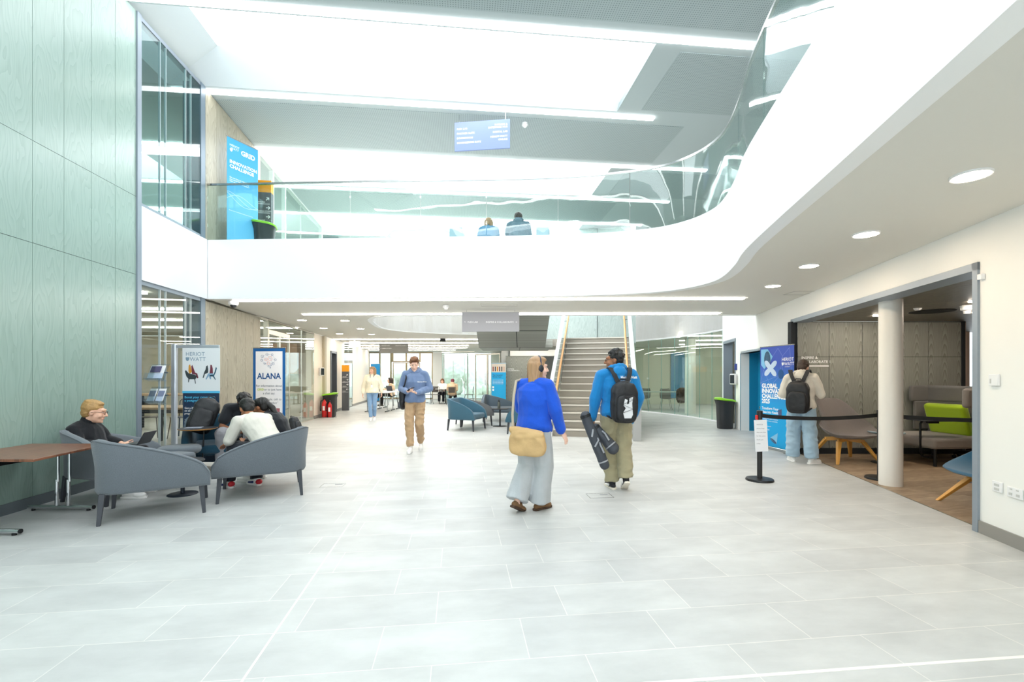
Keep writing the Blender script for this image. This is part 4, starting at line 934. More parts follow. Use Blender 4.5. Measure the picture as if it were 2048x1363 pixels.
# bins -------------------------------------------------------------------------
lime = mat('lime_lid', '#8fd428', .4); binm = mat('bin_charcoal', '#2c2d2f', .45)
def bin_(label, loc, rz, s=1):
    t = thing('recycling_bin', label, 'bin', loc, rz); rs = []
    for z, a, b in ((0,.17,.15),(.03,.18,.16),(.45,.195,.175),(.62,.20,.19),(.74,.235,.22)):
        rs.append([(a*s*math.copysign(abs(math.cos(q))**.6, math.cos(q)), b*s*math.copysign(abs(math.sin(q))**.6, math.sin(q)), z*s) for q in [2*PI*j/28 for j in range(28)]])
    MB().loft(rs).build('body', binm, t, angle=1)
    rs = [[(a*s*math.copysign(abs(math.cos(q))**.6, math.cos(q)), a*.94*s*math.copysign(abs(math.sin(q))**.6, math.sin(q)), (z + .035*(math.cos(q)))*s) for q in [2*PI*j/28 for j in range(28)]] for z, a in ((.735,.24),(.765,.245),(.785,.22),(.788,.12))]
    MB().loft(rs).build('lid', lime, t, angle=1); return t
bin_('charcoal bin with lime lid beside the fire extinguishers at left', (-6.17, 15.6, 0), 0)
bin_('charcoal bin with lime lid in front of the right-hand doorway', (5.60, 12.1, 0), R(180))
bin_('charcoal bin with lime lid half hidden behind the upstairs banner', (-4.98, 9.25, L2), R(200), .95)
# fire extinguishers
red = mat('extinguisher_red', '#d01818', .3, coat=.3)
def ext(label, loc, h=.52, r=.075):
    t = thing('fire_extinguisher', label, 'fire extinguisher', loc)
    MB().lathe([(0,0),(r*.9,0),(r,.02),(r,h*.75),(r*.8,h*.86),(r*.35,h*.93),(r*.3,h),(0,h)], n=24).build('cylinder', red, t, angle=1)
    MB().box((0,-.02,h+.03), (.03,.12,.05)).build('valve', black_m, t, bevel=.006)
    MB().tube([(.02,0,h+.02),(-r-.03,-.02,h-.05),(-r-.05,-.02,h*.5),(-r-.04,-.02,.2)], [.012,.012,.012,.025]).build('hose', black_m, t)
    MB().box((.01,-r-.001,h*.5), (.07,.004,.14)).build('paper_label', TW, t, smooth=False); return t
ext('red fire extinguisher on the floor at the left corridor wall, larger one', (-6.22, 15.25, .02), .58, .08)
ext('smaller red fire extinguisher just right of the larger one by the bin', (-6.03, 15.22, .02), .5, .065)
o = MB().box((-6.1,15.24,.01), (.5,.26,.02)).build('extinguisher_stand', steel, bevel=.004); tag(o, 'low steel tray under the two red fire extinguishers', 'stand')
def disp(label, loc, rz):
    t = thing('sanitiser_dispenser', label, 'dispenser', loc, rz); MB().box((0,0,0), (.16,.1,.28)).build('housing', white_m, t, bevel=.02); MB().box((0,-.055,0), (.12,.01,.22)).build('window', mat('smoked_plastic', '#30363a', .2), t, bevel=.01); return t
disp('wall dispenser above the left extinguishers', (LW(15.3)+.09, 15.3, 1.52), R(60))
disp('wall dispenser above the bin by the right-hand doorway', (RW(12.0)-.09, 12.0, 1.30), R(-60))
o = MB().box((RW(12.02)-.02, 12.03, 1.62), (.04,.1,.16), rz=-.2).build('wall_plaque', mat('plaque_blue', '#2b3f8f', .4), smooth=False); tag(o, 'tiny dark blue plaque on the white wall left of the teal recess', 'sign')
# drinking fountain
t = thing('drinking_fountain', 'black and steel bottle filling station in the teal recess', 'drinking fountain', off_r(10.45, .33)+(0,), -math.atan(.215)+PI/2*0)
M_ = Matrix.Rotation(-math.atan(.215) * 0, 4, 'Z')
MB().box((0,0,.95), (.1,.36,.62)).build('housing', mat('fountain_black', '#23282c', .35), t, bevel=.02)
MB().box((-.06,0,.92), (.02,.26,.34)).build('alcove_panel', steel, t, bevel=.01); MB().box((-.12,0,.66), (.2,.3,.06)).build('basin', steel, t, bevel=.02)
MB().box((-.055,0,1.22), (.01,.2,.05)).build('display', mat('display_grey', '#6c7780', .3), t, smooth=False)
o = MB().box(off_r(10.6,.385)+(1.45,), (.012,.22,.3), rz=-.21).build('notice', TW, smooth=False); tag(o, 'white paper notice on the back of the teal recess above the fountain', 'notice')

# stanchions ---------------------------------------------------------------------
rub = mat('stanchion_black', '#191a1b', .4)
def stanch(label, loc, h=.93):
    t = thing('barrier_post', label, 'barrier post', loc)
    MB().lathe([(0,0),(.17,0),(.172,.01),(.165,.028),(.03,.036),(0,.036)], n=44).build('base', rub, t)
    MB().cyl((0,0,.03), .032, h-.11, 24).build('post', rub, t); MB().lathe([(0,h-.09),(.037,h-.09),(.037,h-.005),(.033,h),(0,h)], n=24).build('belt_head', rub, t); return t
sp1, sp2, sp3 = (3.30,6.13,0), (4.975,6.22,0), (5.85,5.45,0)
t = stanch('black belt barrier post standing alone on the tiles, a white notice taped to it', sp1)
MB().box((-.04,0,.84), (.012,.05,.06)).build('red_tab', red, t, smooth=False)
m = MB(); m.box((-.0,-.036,.6), (.17,.003,.42), rz=0, ry=-.05); m.build('notice', mat('notice_paper', '#eef1f6', .5), t, smooth=False)
for i in range(6): text(('NOTICE','please keep','this area clear','for the event','thank you','today')[i], .022, TGr, t, (-.06, -.0385, .74-i*.05), 0)
stanch('black belt barrier post standing just left of the white column', sp2)
stanch('black belt barrier post inside the alcove at right', sp3)
def belt(label, a, b, z=.86, sag=.04):
    pts = [Vector(a).lerp(Vector(b), i/12) for i in range(13)]; m = MB(); rg = []
    for i, p in enumerate(pts):
        s = -sag*4*(i/12)*(1-i/12); rg.append([(p.x,p.y-.002,z-.025+s),(p.x,p.y+.002,z-.025+s),(p.x,p.y+.002,z+.025+s),(p.x,p.y-.002,z+.025+s)])
    tag(m.loft(rg).build('barrier_belt', mat('belt_black', '#111213', .7), smooth=True), label, 'barrier belt')
belt('black barrier belt stretched between the lone post and the post by the column', (sp1[0]+.04,sp1[1],0), (sp2[0]-.04,sp2[1],0))
belt('black barrier belt running from the column into the alcove on the right', (sp2[0]+.04,sp2[1],0), (sp3[0]-.04,sp3[1],0), sag=.015)

# lounge chairs -------------------------------------------------------------------
wl = mat('light_oak', '#d9a04c', .45)
def lounge(label, loc, rz, fab):
    t = thing('lounge_chair', label, 'lounge chair', loc, rz)         # faces +y
    prof = [(-.52,1.02,.20),(-.44,.90,.27),(-.36,.74,.31),(-.27,.58,.35),(-.16,.46,.42),(-.04,.41,.46),(.12,.41,.46),(.27,.43,.42),(.38,.455,.32),(.41,.45,.2)]
    rings = []; bot = []
    for k, (y, z, w_) in enumerate(prof):
        q = k/(len(prof)-1); wing = .30*math.sin(PI*min(1, q*1.15))**1.2 if q < .9 else .03
        f = []; 
        nxt = prof[min(k+1, len(prof)-1)]; prv = prof[max(k-1,0)]; d = Vector((nxt[0]-prv[0], nxt[1]-prv[1])).normalized(); n = Vector((-d.y, d.x))
        if n.y < 0: n = -n
        top = []; bt = []
        for j in range(13):
            u = -1 + j/6; x = u*w_; lift = wing*abs(u)**2.6
            yy = y + n.x*lift*.9; zz_ = z + max(n.y,.25)*lift*.75
            top.append((x, yy, zz_)); thk = .045*(1-abs(u)**4*.7)
            bt.append((x, yy - n.x*thk, zz_ - n.y*thk))
        rings.append(top + bt[::-1])
    o = MB().loft(rings).build('shell', fab, t, angle=2)
    s = o.modifiers.new('s', 'SUBSURF'); s.levels = 1; s.render_levels = 1
    m = MB(); m.tube([(-.2,-.37,.735),(.2,-.37,.735)], .006, 6)
    m.build('seam', fab, t)
    for x in (-1, 1):
        for y0, y1 in ((.12,.38),(-.14,-.40)):
            a, b = Vector((x*.10, y0, .37)), Vector((x*.36, y1, .0)); k = Vector((x*.2, y0*1.35, .335))
            mm = MB()
            mm.loft([[tuple(c + Vector((sx*w, sy*w, 0))) for sx, sy in ((-1,-1),(1,-1),(1,1),(-1,1))] for c, w in ((b,.020),(k,.034))])
            mm.loft([[tuple(c + Vector((0, sy*w*.8, sz*w))) for sy, sz in ((-1,-1),(1,-1),(1,1),(-1,1))] for c, w in ((k+Vector((x*.02,0,0)),.03),(Vector((0,y0*.4,.36)),.03))])
            mm.build('leg', wl, t, smooth=False, bevel=.006)
    return t
lounge('grey high-back lounge chair on light wooden legs against the alcove wall', (5.46, 7.55, 0), R(176), fabric('taupe_upholstery', '#7c7470')).scale = (.92,.95,1)
lounge('blue lounge chair on light wooden legs, cut off by the right wall edge', (5.10, 4.78, 0), R(84), fabric('denim_upholstery', '#42708f')).scale = (.95,.95,.86)
# high-backed booth sofa
fb = fabric('booth_grey', '#8d8681'); fb2 = fabric('booth_dark_grey', '#6f6c6a')
t = thing('booth_sofa', 'grey high-backed booth sofa with side wings in the back of the alcove', 'sofa', (6.96, 7.55, 0), R(5))
m = MB().box((-.05,0,.35), (1.05,1.02,.16)); m.build('seat', fb, t, bevel=.04, seg=3)
MB().box((.50,0,.62), (.14,1.14,.7)).build('backrest', fb2, t, bevel=.03)
MB().box((.50,0,1.08), (.16,1.22,.28)).build('upper_back', fb2, t, bevel=.04)
MB().box((.28,.56,1.08), (.34,.07,.28)).build('wing', fb2, t, bevel=.03); MB().box((.32,.545,.70), (.3,.05,.5)).build('side_panel', fb2, t, bevel=.02)
MB().box((.17,-.545,1.05), (.62,.09,.30)).build('wing', fb, t, bevel=.04); MB().box((.36,-.53,.66), (.26,.06,.5)).build('side_panel', fb, t, bevel=.02)
for x in (-.5,.42):
    for y in (-.44,.44): MB().cyl((x,y,0), .022, .28, 12).build('leg', black_m, t)
t = thing('back_cushion', 'lime green back cushion on the booth sofa in the alcove', 'cushion', (6.96, 7.55, .43), R(5))
MB().box((.33,.10,.24), (.13,.66,.52), ry=-.28).build('cushion_body', fabric('lime_fabric', '#a9c822'), t, bevel=.05, seg=4)
t = thing('laptop_table', 'small dark swivel table with a bent leg in front of the booth sofa', 'table', (6.66, 7.22, 0))
m = MB().box((.03,0,.695), (.72,.34,.014)); m.build('tabletop', dark_top, t, bevel=.004)
MB().tube([(-.22,0,.69),(-.25,0,.64),(-.25,0,.2),(-.22,0,.13),(-.1,0,.11),(.0,.0,.11)], .016, 10).build('leg', black_m, t)
MB().box((-.06,0,.665), (.16,.06,.04)).build('bracket', black_m, t, bevel=.005)
ped_table('side_table', 'round pale blue side table half hidden by the white column', 'table', (5.98, 7.35, 0), .50, .24, mat('pale_blue_top', '#8fa3ad', .4), .2)
t = thing('monitor', 'dark monitor on the pink wall behind the booth sofa', 'monitor', (8.2, 9.0, 1.33)); MB().box((0,0,0), (.5,.04,.22)).build('screen', mat('screen_black', '#0d0f12', .25), t, bevel=.004)
t = thing('office_chair', 'dark office chair base with castors behind the booth sofa', 'chair', (7.75, 7.7, 0))
for k in range(5):
    a = 2*PI*k/5+.3; MB().tube([(0,0,.12),(.28*math.cos(a),.28*math.sin(a),.08)], [.03,.018], 8).build('base_spoke', black_m, t); MB().ell((.28*math.cos(a),.28*math.sin(a),.03), (.03,.03,.03)).build('castor', black_m, t)
MB().cyl((0,0,.1), .025, .33, 12).build('stem', black_m, t); MB().box((0,0,.46), (.45,.45,.07)).build('seat', fb2, t, bevel=.03); MB().box((.2,0,.76), (.06,.42,.5)).build('backrest', fb2, t, bevel=.025)
# alcove ceiling fittings
for x, y, s in ((6.15,6.0,'nearer'), (6.0,7.4,'left, by the column'), (7.2,7.0,'farther right')):
    o = MB().box((x,y,2.355), (.36,.04,.012)).build('linear_downlight', emit('alcove_glow', '#fff0dc', 170), smooth=False); tag(o, 'short slot light in the dark alcove ceiling, ' + s, 'ceiling light')
for x, y, s in ((6.3,6.9,'left'), (6.3,5.6,'right')):
    o = MB().lathe([(0,-.001),(.27,-.001),(.275,.004),(.26,.01),(0,.01)], (x,y,2.352), 40).build('ceiling_speaker', mat('black_grille', '#0b0b0b', .8)); tag(o, 'round black recessed fitting in the alcove ceiling, %s one' % s, 'ceiling fitting')
t = thing('smoke_detector', 'white smoke detector in the alcove ceiling', 'smoke detector', (6.28, 6.35, 2.36)); MB().lathe([(0,-.11),(.035,-.11),(.04,-.07),(.065,-.06),(.07,-.02),(.08,0),(0,0)], n=24).build('housing', white_m, t)
t = thing('sensor', 'small white ceiling sensor in the alcove', 'sensor', (5.82, 6.6, 2.36)); MB().lathe([(0,-.03),(.03,-.03),(.045,-.01),(.05,0),(0,0)], n=20).build('housing', white_m, t)
# wall fittings on the right
def wallbox(name, label, cat, z, w, h, d, hh, extra=None):
    t = thing(name, label, cat, (RW(z)-.001, z, hh), -math.atan(.215)-PI/2+PI*0)
    MB().box((0,-d/2,0), (w,d,h)).build('faceplate', white_m, t, bevel=.004)
    if extra:
        for q in extra: MB().box((q[0],-d-.001,q[1]), (q[2],.004,q[3])).build(q[4], mat('switch_grey', '#c9c9c6', .4), t, smooth=False)
    return t
wallbox('power_socket', 'white double power socket on the right wall, nearer the photo edge', 'socket', 3.55, .145, .085, .012, .44, [(-.03,.025,.02,.012,'switch'),(.03,.025,.02,.012,'switch'),(-.035,-.015,.03,.02,'socket_hole'),(.035,-.015,.03,.02,'socket_hole')])
wallbox('power_socket', 'white double power socket on the right wall, middle of three plates', 'socket', 3.73, .145, .085, .012, .445, [(-.03,.025,.02,.012,'switch'),(.03,.025,.02,.012,'switch'),(-.035,-.015,.03,.02,'socket_hole'),(.035,-.015,.03,.02,'socket_hole')])
wallbox('data_socket', 'small square white data plate left of the power sockets', 'socket', 3.90, .10, .09, .012, .455, [(0,.015,.05,.02,'port'),(0,-.02,.05,.02,'port')])
wallbox('thermostat', 'small cream thermostat on the right wall at eye height', 'thermostat', 3.93, .10, .10, .018, 1.36, [(-.025,-.01,.012,.04,'sensor_slot')])
wallbox('door_sensor', 'small white sensor beside the upper corner of the alcove frame', 'sensor', 4.06, .05, .05, .03, 2.27)
# ceiling items under the bridge and above
t = thing('cctv_camera', 'white dome camera under the bridge at the left', 'camera', (-5.1, 8.42, H1)); MB().lathe([(0,-.07),(.07,-.07),(.085,-.05),(.085,0),(0,0)], n=28).build('housing', white_m, t); MB().ell((0,0,-.07), (.055,.055,.05)).build('dome', mat('dome_black', '#1a1c20', .1, spec=.8), t)
def smoke(label, loc):
    t = thing('smoke_detector', label, 'smoke detector', loc); MB().lathe([(0,-.08),(.03,-.08),(.04,-.05),(.06,-.045),(.06,0),(0,0)], n=20).build('housing', white_m, t)
smoke('white smoke detector under the bridge above the phone user', (-1.28, 8.9, H1)); smoke('white smoke detector on the high ceiling right of the upper sign', (.26, 9.3, H2-.008))
# floor boxes
def fbox(label, x, y, rz):
    t = thing('floor_box', label, 'floor box', (x, y, .0), rz); m = MB(); m.wall([(-.14,-.1),(.14,-.1),(.14,.1),(-.14,.1),(-.14,-.1)], .006, .0, .003); m.build('frame', steel, t, smooth=False); MB().box((.06,.04,.002), (.09,.02,.003)).build('flap', mat('flap_grey', '#8f9194', .5), t, smooth=False)
fbox('flush metal floor box in the tiles right of the grey armchair', -2.28, 5.86, R(6)); fbox('flush metal floor box in the tiles by the feet of the person carrying tubes', 1.02, 5.35, R(6))
o = MB().cyl((5.95,6.05,0), .07, .004, 28).build('floor_grommet', mat('grommet_blue_grey', '#54616b', .4)); tag(o, 'round blue-grey floor outlet in the wooden alcove floor', 'floor box')
# ================================================================ people
def blob(name, m, mt_, parent, vox=.008, sm=3, nz=None, fac=.5):
    """union of the builder's closed shapes as one continuous smooth skin"""
    o = m.build(name, mt_, parent)
    r = o.modifiers.new('r', 'REMESH'); r.mode = 'VOXEL'; r.voxel_size = vox; r.use_smooth_shade = True
    if sm: s = o.modifiers.new('s', 'SMOOTH'); s.iterations = sm; s.factor = fac
    me = D.meshes.new_from_object(o.evaluated_get(bpy.context.evaluated_depsgraph_get()))
    o.modifiers.clear(); old = o.data; o.data = me; D.meshes.remove(old)
    if not me.materials: me.materials.append(mt_)
    if nz:
        amp, fr, st = nz
        ns = [v.normal.copy() for v in me.vertices]
        for v, n in zip(me.vertices, ns):
            p = Vector((v.co.x*st[0], v.co.y*st[1], v.co.z*st[2])) * fr
            a = noise.noise(p) ; b = noise.noise(p*2.1 + Vector((3.1, 1.7, .3)))
            v.co += n * amp * (1 - 2.4*abs(a) + .5*b)
    me.shade_smooth(); me.name = name
    return o
def V(*a): return Vector(a)
def lp(a, b, t): return a + (b - a) * t
lp_ = lp
def skinm(k): 
    c = {'fair': '#e8b79c', 'tan': '#a9714f', 'brown': '#8a5a40', 'pale': '#eec3ad'}[k]
    return mat('skin_' + k, c, .5, spec=.4, var=.06, vscale=12)
def cloth(n, col, b=.25, sc=90): return mat(n, col, .85, spec=.2, bump=b, bscale=sc, var=.06, vscale=9, sheen=.2)
STAND = dict(pel=(0,0,.95), waist=(0,.0,1.08), chest=(0,0,1.27), neckb=(0,-.015,1.45), head=(0,.015,1.625),
             shR=(.175,-.01,1.415), elR=(.225,-.03,1.13), wrR=(.23,.03,.89), shL=(-.175,-.01,1.415), elL=(-.225,-.03,1.13), wrL=(-.23,.03,.89),
             hipR=(.09,0,.93), knR=(.10,.03,.50), anR=(.10,-.02,.085), hipL=(-.09,0,.93), knL=(-.10,.03,.50), anL=(-.10,-.02,.085))
SIT = dict(pel=(0,0,.50), waist=(0,-.02,.62), chest=(0,.0,.81), neckb=(0,.03,1.0), head=(0,.07,1.16),
           shR=(.175,.02,.965), elR=(.22,.05,.70), wrR=(.15,.25,.66), shL=(-.175,.02,.965), elL=(-.22,.05,.70), wrL=(-.15,.25,.66),
           hipR=(.09,.02,.50), knR=(.11,.44,.52), anR=(.11,.42,.085), hipL=(-.09,.02,.50), knL=(-.11,.44,.52), anL=(-.11,.42,.085))
def eul(yaw, pitch=0, roll=0):      # yaw: + turns the face to the person's left; pitch: + looks down
    return (Matrix.Rotation(R(yaw), 3, 'Z') @ Matrix.Rotation(-R(pitch), 3, 'X') @ Matrix.Rotation(R(roll), 3, 'Y'))
def torso_rings(J, infl, lo, hi):
    S_ = [(J['pel'] + (J['pel']-J['waist'])*.35, .155, .115), (J['pel'], .168, .122), (J['waist'], .142, .105), (lp(J['waist'], J['chest'], .55), .15, .112), (J['chest'], .165, .122), (lp(J['chest'], J['neckb'], .6), .155, .10), (J['neckb'], .085, .068), (J['neckb'] + (J['neckb']-J['chest'])*.22, .058, .058)]
    hx = (J['hipR'] - J['hipL']).normalized(); sx = (J['shR'] - J['shL']).normalized()
    out = []; n = len(S_)
    for i, (c, rx, ry) in enumerate(S_):
        if i < lo or i > hi: continue
        t = i/(n-1); ax = lp(hx, sx, min(1, t*1.3)).normalized()
        up = (S_[min(i+1,n-1)][0] - S_[max(i-1,0)][0]).normalized(); fw = up.cross(ax).normalized(); ax = fw.cross(up).normalized()
        f = infl if i < 6 else infl*.5
        out.append([tuple(c + ax*(rx+f)*math.cos(q) + fw*(ry+f)*math.sin(q)) for q in [2*PI*j/20 for j in range(20)]])
    return out
def hand(m, w, d, n, s, curl=35, sp=6, r=.0085, k=1.0):
    """w wrist, d finger direction, n palm normal (fingers curl to it), s thumb side"""
    d = d.normalized(); s = (s - d*s.dot(d)).normalized(); n2 = d.cross(s); n = n2 if n2.dot(n) > 0 else -n2
    Rm = Matrix((s, n, d)).transposed()
    m.cap(w - d*.02, w + d*.02*k, .026*k, .024*k, flat=.75, side=n)
    m.ell(w + d*.05*k, (.040*k, .017*k, .050*k), rot=Rm)
    for i, L in enumerate((.068, .076, .071, .055)):
        o = .029 - .0195*i; p = w + d*.082*k + s*o*k; a = R(sp)*(1.5-i)
        dd = (d*math.cos(a) + s*math.sin(a)).normalized(); c = R(curl)
        for q, f in ((.42, .5), (.32, 1.2), (.26, 1.7)):
            v = dd*math.cos(c*f) + n*math.sin(c*f); p2 = p + v*L*q*k; m.cap(p, p2, r*k, r*.9*k, n=8); p = p2
    p = w + d*.025*k + s*.03*k
    for v, L in (((s*.75+d*.65+n*.25), .042), ((s*.35+d*.9+n*.35), .034)):
        p2 = p + v.normalized()*L*k; m.cap(p, p2, r*1.15*k, r*k, n=8); p = p2
def head_shapes(m, c, Rm, J):
    HS = 1.06
    def q(x, y, z): return c + Rm @ V(x, y, z) * HS
    m.ell(q(0,-.016,.025), (.078,.097,.09), rot=Rm); m.ell(q(0,.022,-.025), (.066,.074,.093), rot=Rm); m.ell(q(0,.045,-.082), (.043,.044,.033), rot=Rm)
    m.cap(q(0,.090,.018), q(0,.112,-.022), .008, .0125); m.cap(q(-.013,.097,-.026), q(.013,.097,-.026), .009, .009)
    m.cap(q(-.034,.077,.036), q(.034,.077,.036), .014, .014); m.cap(q(-.018,.086,-.056), q(.018,.086,-.056), .0095, .0095); m.ell(q(0,.082,-.093), (.020,.015,.016), rot=Rm); m.ell(q(0,.068,-.073), (.026,.022,.024), rot=Rm)
    for s in (-1, 1):
        m.ell(q(s*.073,-.004,-.006), (.010,.020,.032), rot=Rm @ Matrix.Rotation(s*.25, 3, 'Z')); m.ell(q(s*.036,.058,-.028), (.026,.026,.026), rot=Rm)
    m.cap(J['neckb'] - V(0,0,.02), q(0,-.022,-.06), .056, .052, n=14)
def hair_shapes(m, c, Rm, style):
    def q(x, y, z): return c + Rm @ V(x, y, z) * 1.06
    def e(x, y, z, a, b, d): m.ell(q(x,y,z), (a*1.06,b*1.06,d*1.06), rot=Rm, n=18)
    e(0,-.030,.048,.083,.094,.080); e(0,-.055,.0,.070,.058,.075)
    if style == 'short': e(0,.035,.098,.062,.052,.026); e(0,-.01,.100,.070,.075,.035)
    if style == 'quiff': e(0,.045,.112,.062,.050,.032); e(0,-.01,.108,.068,.075,.034); e(.02,.075,.098,.04,.028,.026)
    if style == 'slick': e(0,.012,.098,.056,.050,.024); e(0,-.03,.104,.066,.080,.028)
    if style == 'curly':
        rr = random.Random(3)
        for i in range(34):
            a = rr.uniform(0, 2*PI); h = rr.uniform(-.1, 1); 
            x, y, z = .078*math.cos(a)*math.cos(h*1.3), -.025+.085*math.sin(a)*math.cos(h*1.3), .045+.082*math.sin(h*1.3)
            if y > .045 and z < .085: continue
            e(x, y, z, .024, .024, .022)
    if style in ('bob', 'long', 'pony'):
        e(0,.01,.092,.068,.070,.034)
        if style != 'pony':
            L = -.165 if style == 'bob' else -.22
            for a in range(-62, 242 if style == 'bob' else 242, 19):
                if 40 < a < 140: continue
                t = R(a); x, y = .078*math.cos(t), -.035 + .075*math.sin(t)
                m.cap(q(x*.95, y, .04), q(x*1.08, y*1.05, L + .02*math.sin(a)), .026, .016)
        else:
            m.cap(q(0,-.11,.02), q(0,-.15,-.05), .032, .040); m.cap(q(0,-.15,-.05), q(.0,-.185,-.19), .040, .030); m.cap(q(0,-.185,-.19), q(.0,-.19,-.30), .030, .008)
def shoe(parent, an, dr, mt_, sole, k=1.0, pitch=0, acc=None, low=False):
    """an ankle, dr heading in degrees from +y, pitch heel-up degrees"""
    o = thing('shoe', None, None); 
    M = Matrix.Translation(an) @ Matrix.Rotation(R(dr), 4, 'Z') @ Matrix.Rotation(-R(pitch), 4, 'X') @ Matrix.Translation((0,0,-.085)) @ Matrix.Scale(k, 4)
    D.objects.remove(o)
    m = MB()
    def T(x, y, z): return M @ V(x, y, z)
    R3 = M.to_3x3().normalized()
    m.cap(T(0,-.035,.042), T(0,.165,.036), .034*k, .031*k); m.cap(T(-.012,.02,.04), T(-.008,.14,.034), .030*k, .030*k); m.ell(T(.004,.13,.034), (.046*k,.065*k,.030*k), rot=R3)
    m.cap(T(0,-.02,.05), T(0,.075,.058), .036*k, .034*k)
    if not low: m.cap(T(0,-.012,.06), T(0,-.005,.095), .040*k, .042*k)
    u = blob('shoe', m, mt_, parent, .006, 3)
    pl = [(.030,-.07),(.038,-.03),(.034,.03),(.044,.11),(.044,.15),(.030,.19),(.0,.205),(-.028,.195),(-.042,.15),(-.040,.09),(-.032,.03),(-.036,-.03),(-.028,-.07),(0,-.08)]
    MB().prism(pl, 0, .024, M).build('sole', sole, u, bevel=.004)
    if acc:
        MB().cap(T(-.035,.02,.045), T(-.035,.12,.032), .016*k, .012*k).build('stripe', acc, u); MB().cap(T(.035,.02,.045), T(.035,.12,.032), .016*k, .012*k).build('stripe', acc, u)
    return u
def person(label, loc, rz, pose, base=STAND, k=1.0, skin='fair', hair='short', hairm=None, top=None, bottom=None, shoes=None,
           face=(0,0,0), handL=None, handR=None, group=None, vox=.0075, feet=(0,0), pitch=(0,0), legs=True, curl=(35,35), name='person', eyes=True, glasses=None, lowshoe=False, extra=None):
    J = {a: V(*b) for a, b in dict(base, **pose).items()}
    t = thing(name, label, 'person', loc, rz, group); t.scale = (k, k, k)
    sk = skinm(skin); Rm = eul(*face); c = J['head']
    top = dict(dict(loose=.022, sleeve='long', r=(.066,.056,.044), hem=1, hood=None, nz=(.009, 6.5, (1,1,.8))), **(top or {}))
    bottom = dict(dict(r=(.098,.074,.062), nz=(.008, 7, (1,1,.6)), cut=.0), **(bottom or {}))
    m = MB(); head_shapes(m, c, Rm, J); m.loft(torso_rings(J, -.004, 0, 7))
    for s in 'RL':
        sh, el, wr = J['sh'+s], J['el'+s], J['wr'+s]
        m.cap(lp(sh, J['neckb'], .5), sh, .045, .050); m.cap(sh, el, .046, .037); m.cap(el, lp(el, wr, .35), .037, .038); m.cap(lp(el, wr, .35), wr, .038, .026)
        hd = (handR if s == 'R' else handL); d = (wr-el).normalized(); sg = 1 if s == 'R' else -1
        dd, nn, ss = hd if hd else (d + V(0,.15,0), V(-sg,.0,0), V(0,1,0))
        hand(m, wr + Vector(dd).normalized()*.015, Vector(dd), Vector(nn), Vector(ss), curl[0 if s == 'R' else 1])
        if legs:
            hp, kn, an = J['hip'+s], J['kn'+s], J['an'+s]
            m.cap(hp, kn, .072, .046); m.cap(kn, lp(kn, an, .35), .046, .047); m.cap(lp(kn, an, .35), an, .047, .034); m.cap(an, an - V(0,0,.03), .036, .036)
    body = blob('body', m, sk, t, vox, 3)
    # face details
    if eyes:
        def q(x, y, z): return c + Rm @ V(x, y, z) * 1.06
        ec, lc, hm = mat('eye_white', '#c9beb6', .3), mat('iris_dark', '#241a14', .2), hairm
        for s in (-1, 1):
            e = MB().ell(q(s*.031,.079,.010), (.0110,.0070,.0048), rot=Rm).build('eye', ec, t); MB().ell(q(s*.031,.0845,.010), (.0056,.004,.0047), rot=Rm).build('iris', lc, e)
            MB().cap(q(s*.015,.091,.033), q(s*.044,.080,.031), .0034, .0026, n=6).build('eyebrow', hm, t)
        MB().cap(q(-.016,.0905,-.056), q(.016,.0905,-.056), .0058, .0058, n=8).build('lips', mat('lips_'+skin, {'fair':'#c77f74','pale':'#cf8a80','tan':'#8a4f44','brown':'#6f4036'}[skin], .4), t)
    if hair:
        m = MB(); hair_shapes(m, c, Rm, hair); blob('hair', m, hairm, t, .0065, 1 if hair == 'curly' else 2, nz=(.004, 24 if hair != 'curly' else 30, (1,1,.35) if hair in ('long','bob','pony') else (1,.5,1)))
    if glasses:
        gm = glasses; m = MB()
        for s in (-1, 1):
            m.tube([tuple(c + Rm @ V(s*.035 + .022*math.cos(a), .107 - .004*abs(math.cos(a)), .008 + .018*math.sin(a))) for a in [2*PI*j/14 for j in range(14)]], .0022, 6, closed=True)
            m.tube([tuple(c + Rm @ V(s*.058,.102,.013)), tuple(c + Rm @ V(s*.086,.02,.012)), tuple(c + Rm @ V(s*.089,-.01,.0))], .0022, 6)
        m.tube([tuple(c + Rm @ V(-.012,.104,.012)), tuple(c + Rm @ V(.012,.104,.012))], .002, 6); m.build('glasses', gm, t)
    # garments
    L = top['loose']; m = MB(); m.loft(torso_rings(J, L, 1 - top['hem'] if top['hem'] < 1 else 0, 6 if top['hood'] is None else 7))
    r0, r1, r2 = top['r']
    for s in 'RL':
        sh, el, wr = J['sh'+s], J['el'+s], J['wr'+s]
        m.cap(lp(sh, J['neckb'], .62), sh, .058+L*.3, r0); 
        if top['sleeve'] == 'long':
            m.cap(sh, el, r0, r1); m.cap(el, lp(el, wr, .86), r1, r2)
            if top.get('cuff'): m.cap(lp(el, wr, .88), lp(el, wr, .96), r2*.86, r2*.82)
        else: m.cap(sh, lp(sh, el, .62), r0, r1)
    if top['hood'] == 'down':
        nb = J['neckb']; u = (nb - J['chest']).normalized(); b = u.cross((J['shR']-J['shL']).normalized()) * 1
        b = -b if b.y > 0 and base is STAND else (-b if b.dot(V(0,1,0)) > 0 else b)
        for i in range(12):
            a = 2*PI*i/12; p = nb + V(.085*math.cos(a), .075*math.sin(a) - .005, .045 - .035*math.sin(a)); m.ell(p, (.036,.036,.034))
        m.ell(nb + V(0,-.105,.0), (.095,.055,.075)); m.ell(nb + V(0,-.115,-.06), (.07,.04,.05))
    m.cap(J['neckb'] - V(0,0,.03), J['neckb'] + (c - J['neckb']).normalized()*.012, .085, .064, n=18)
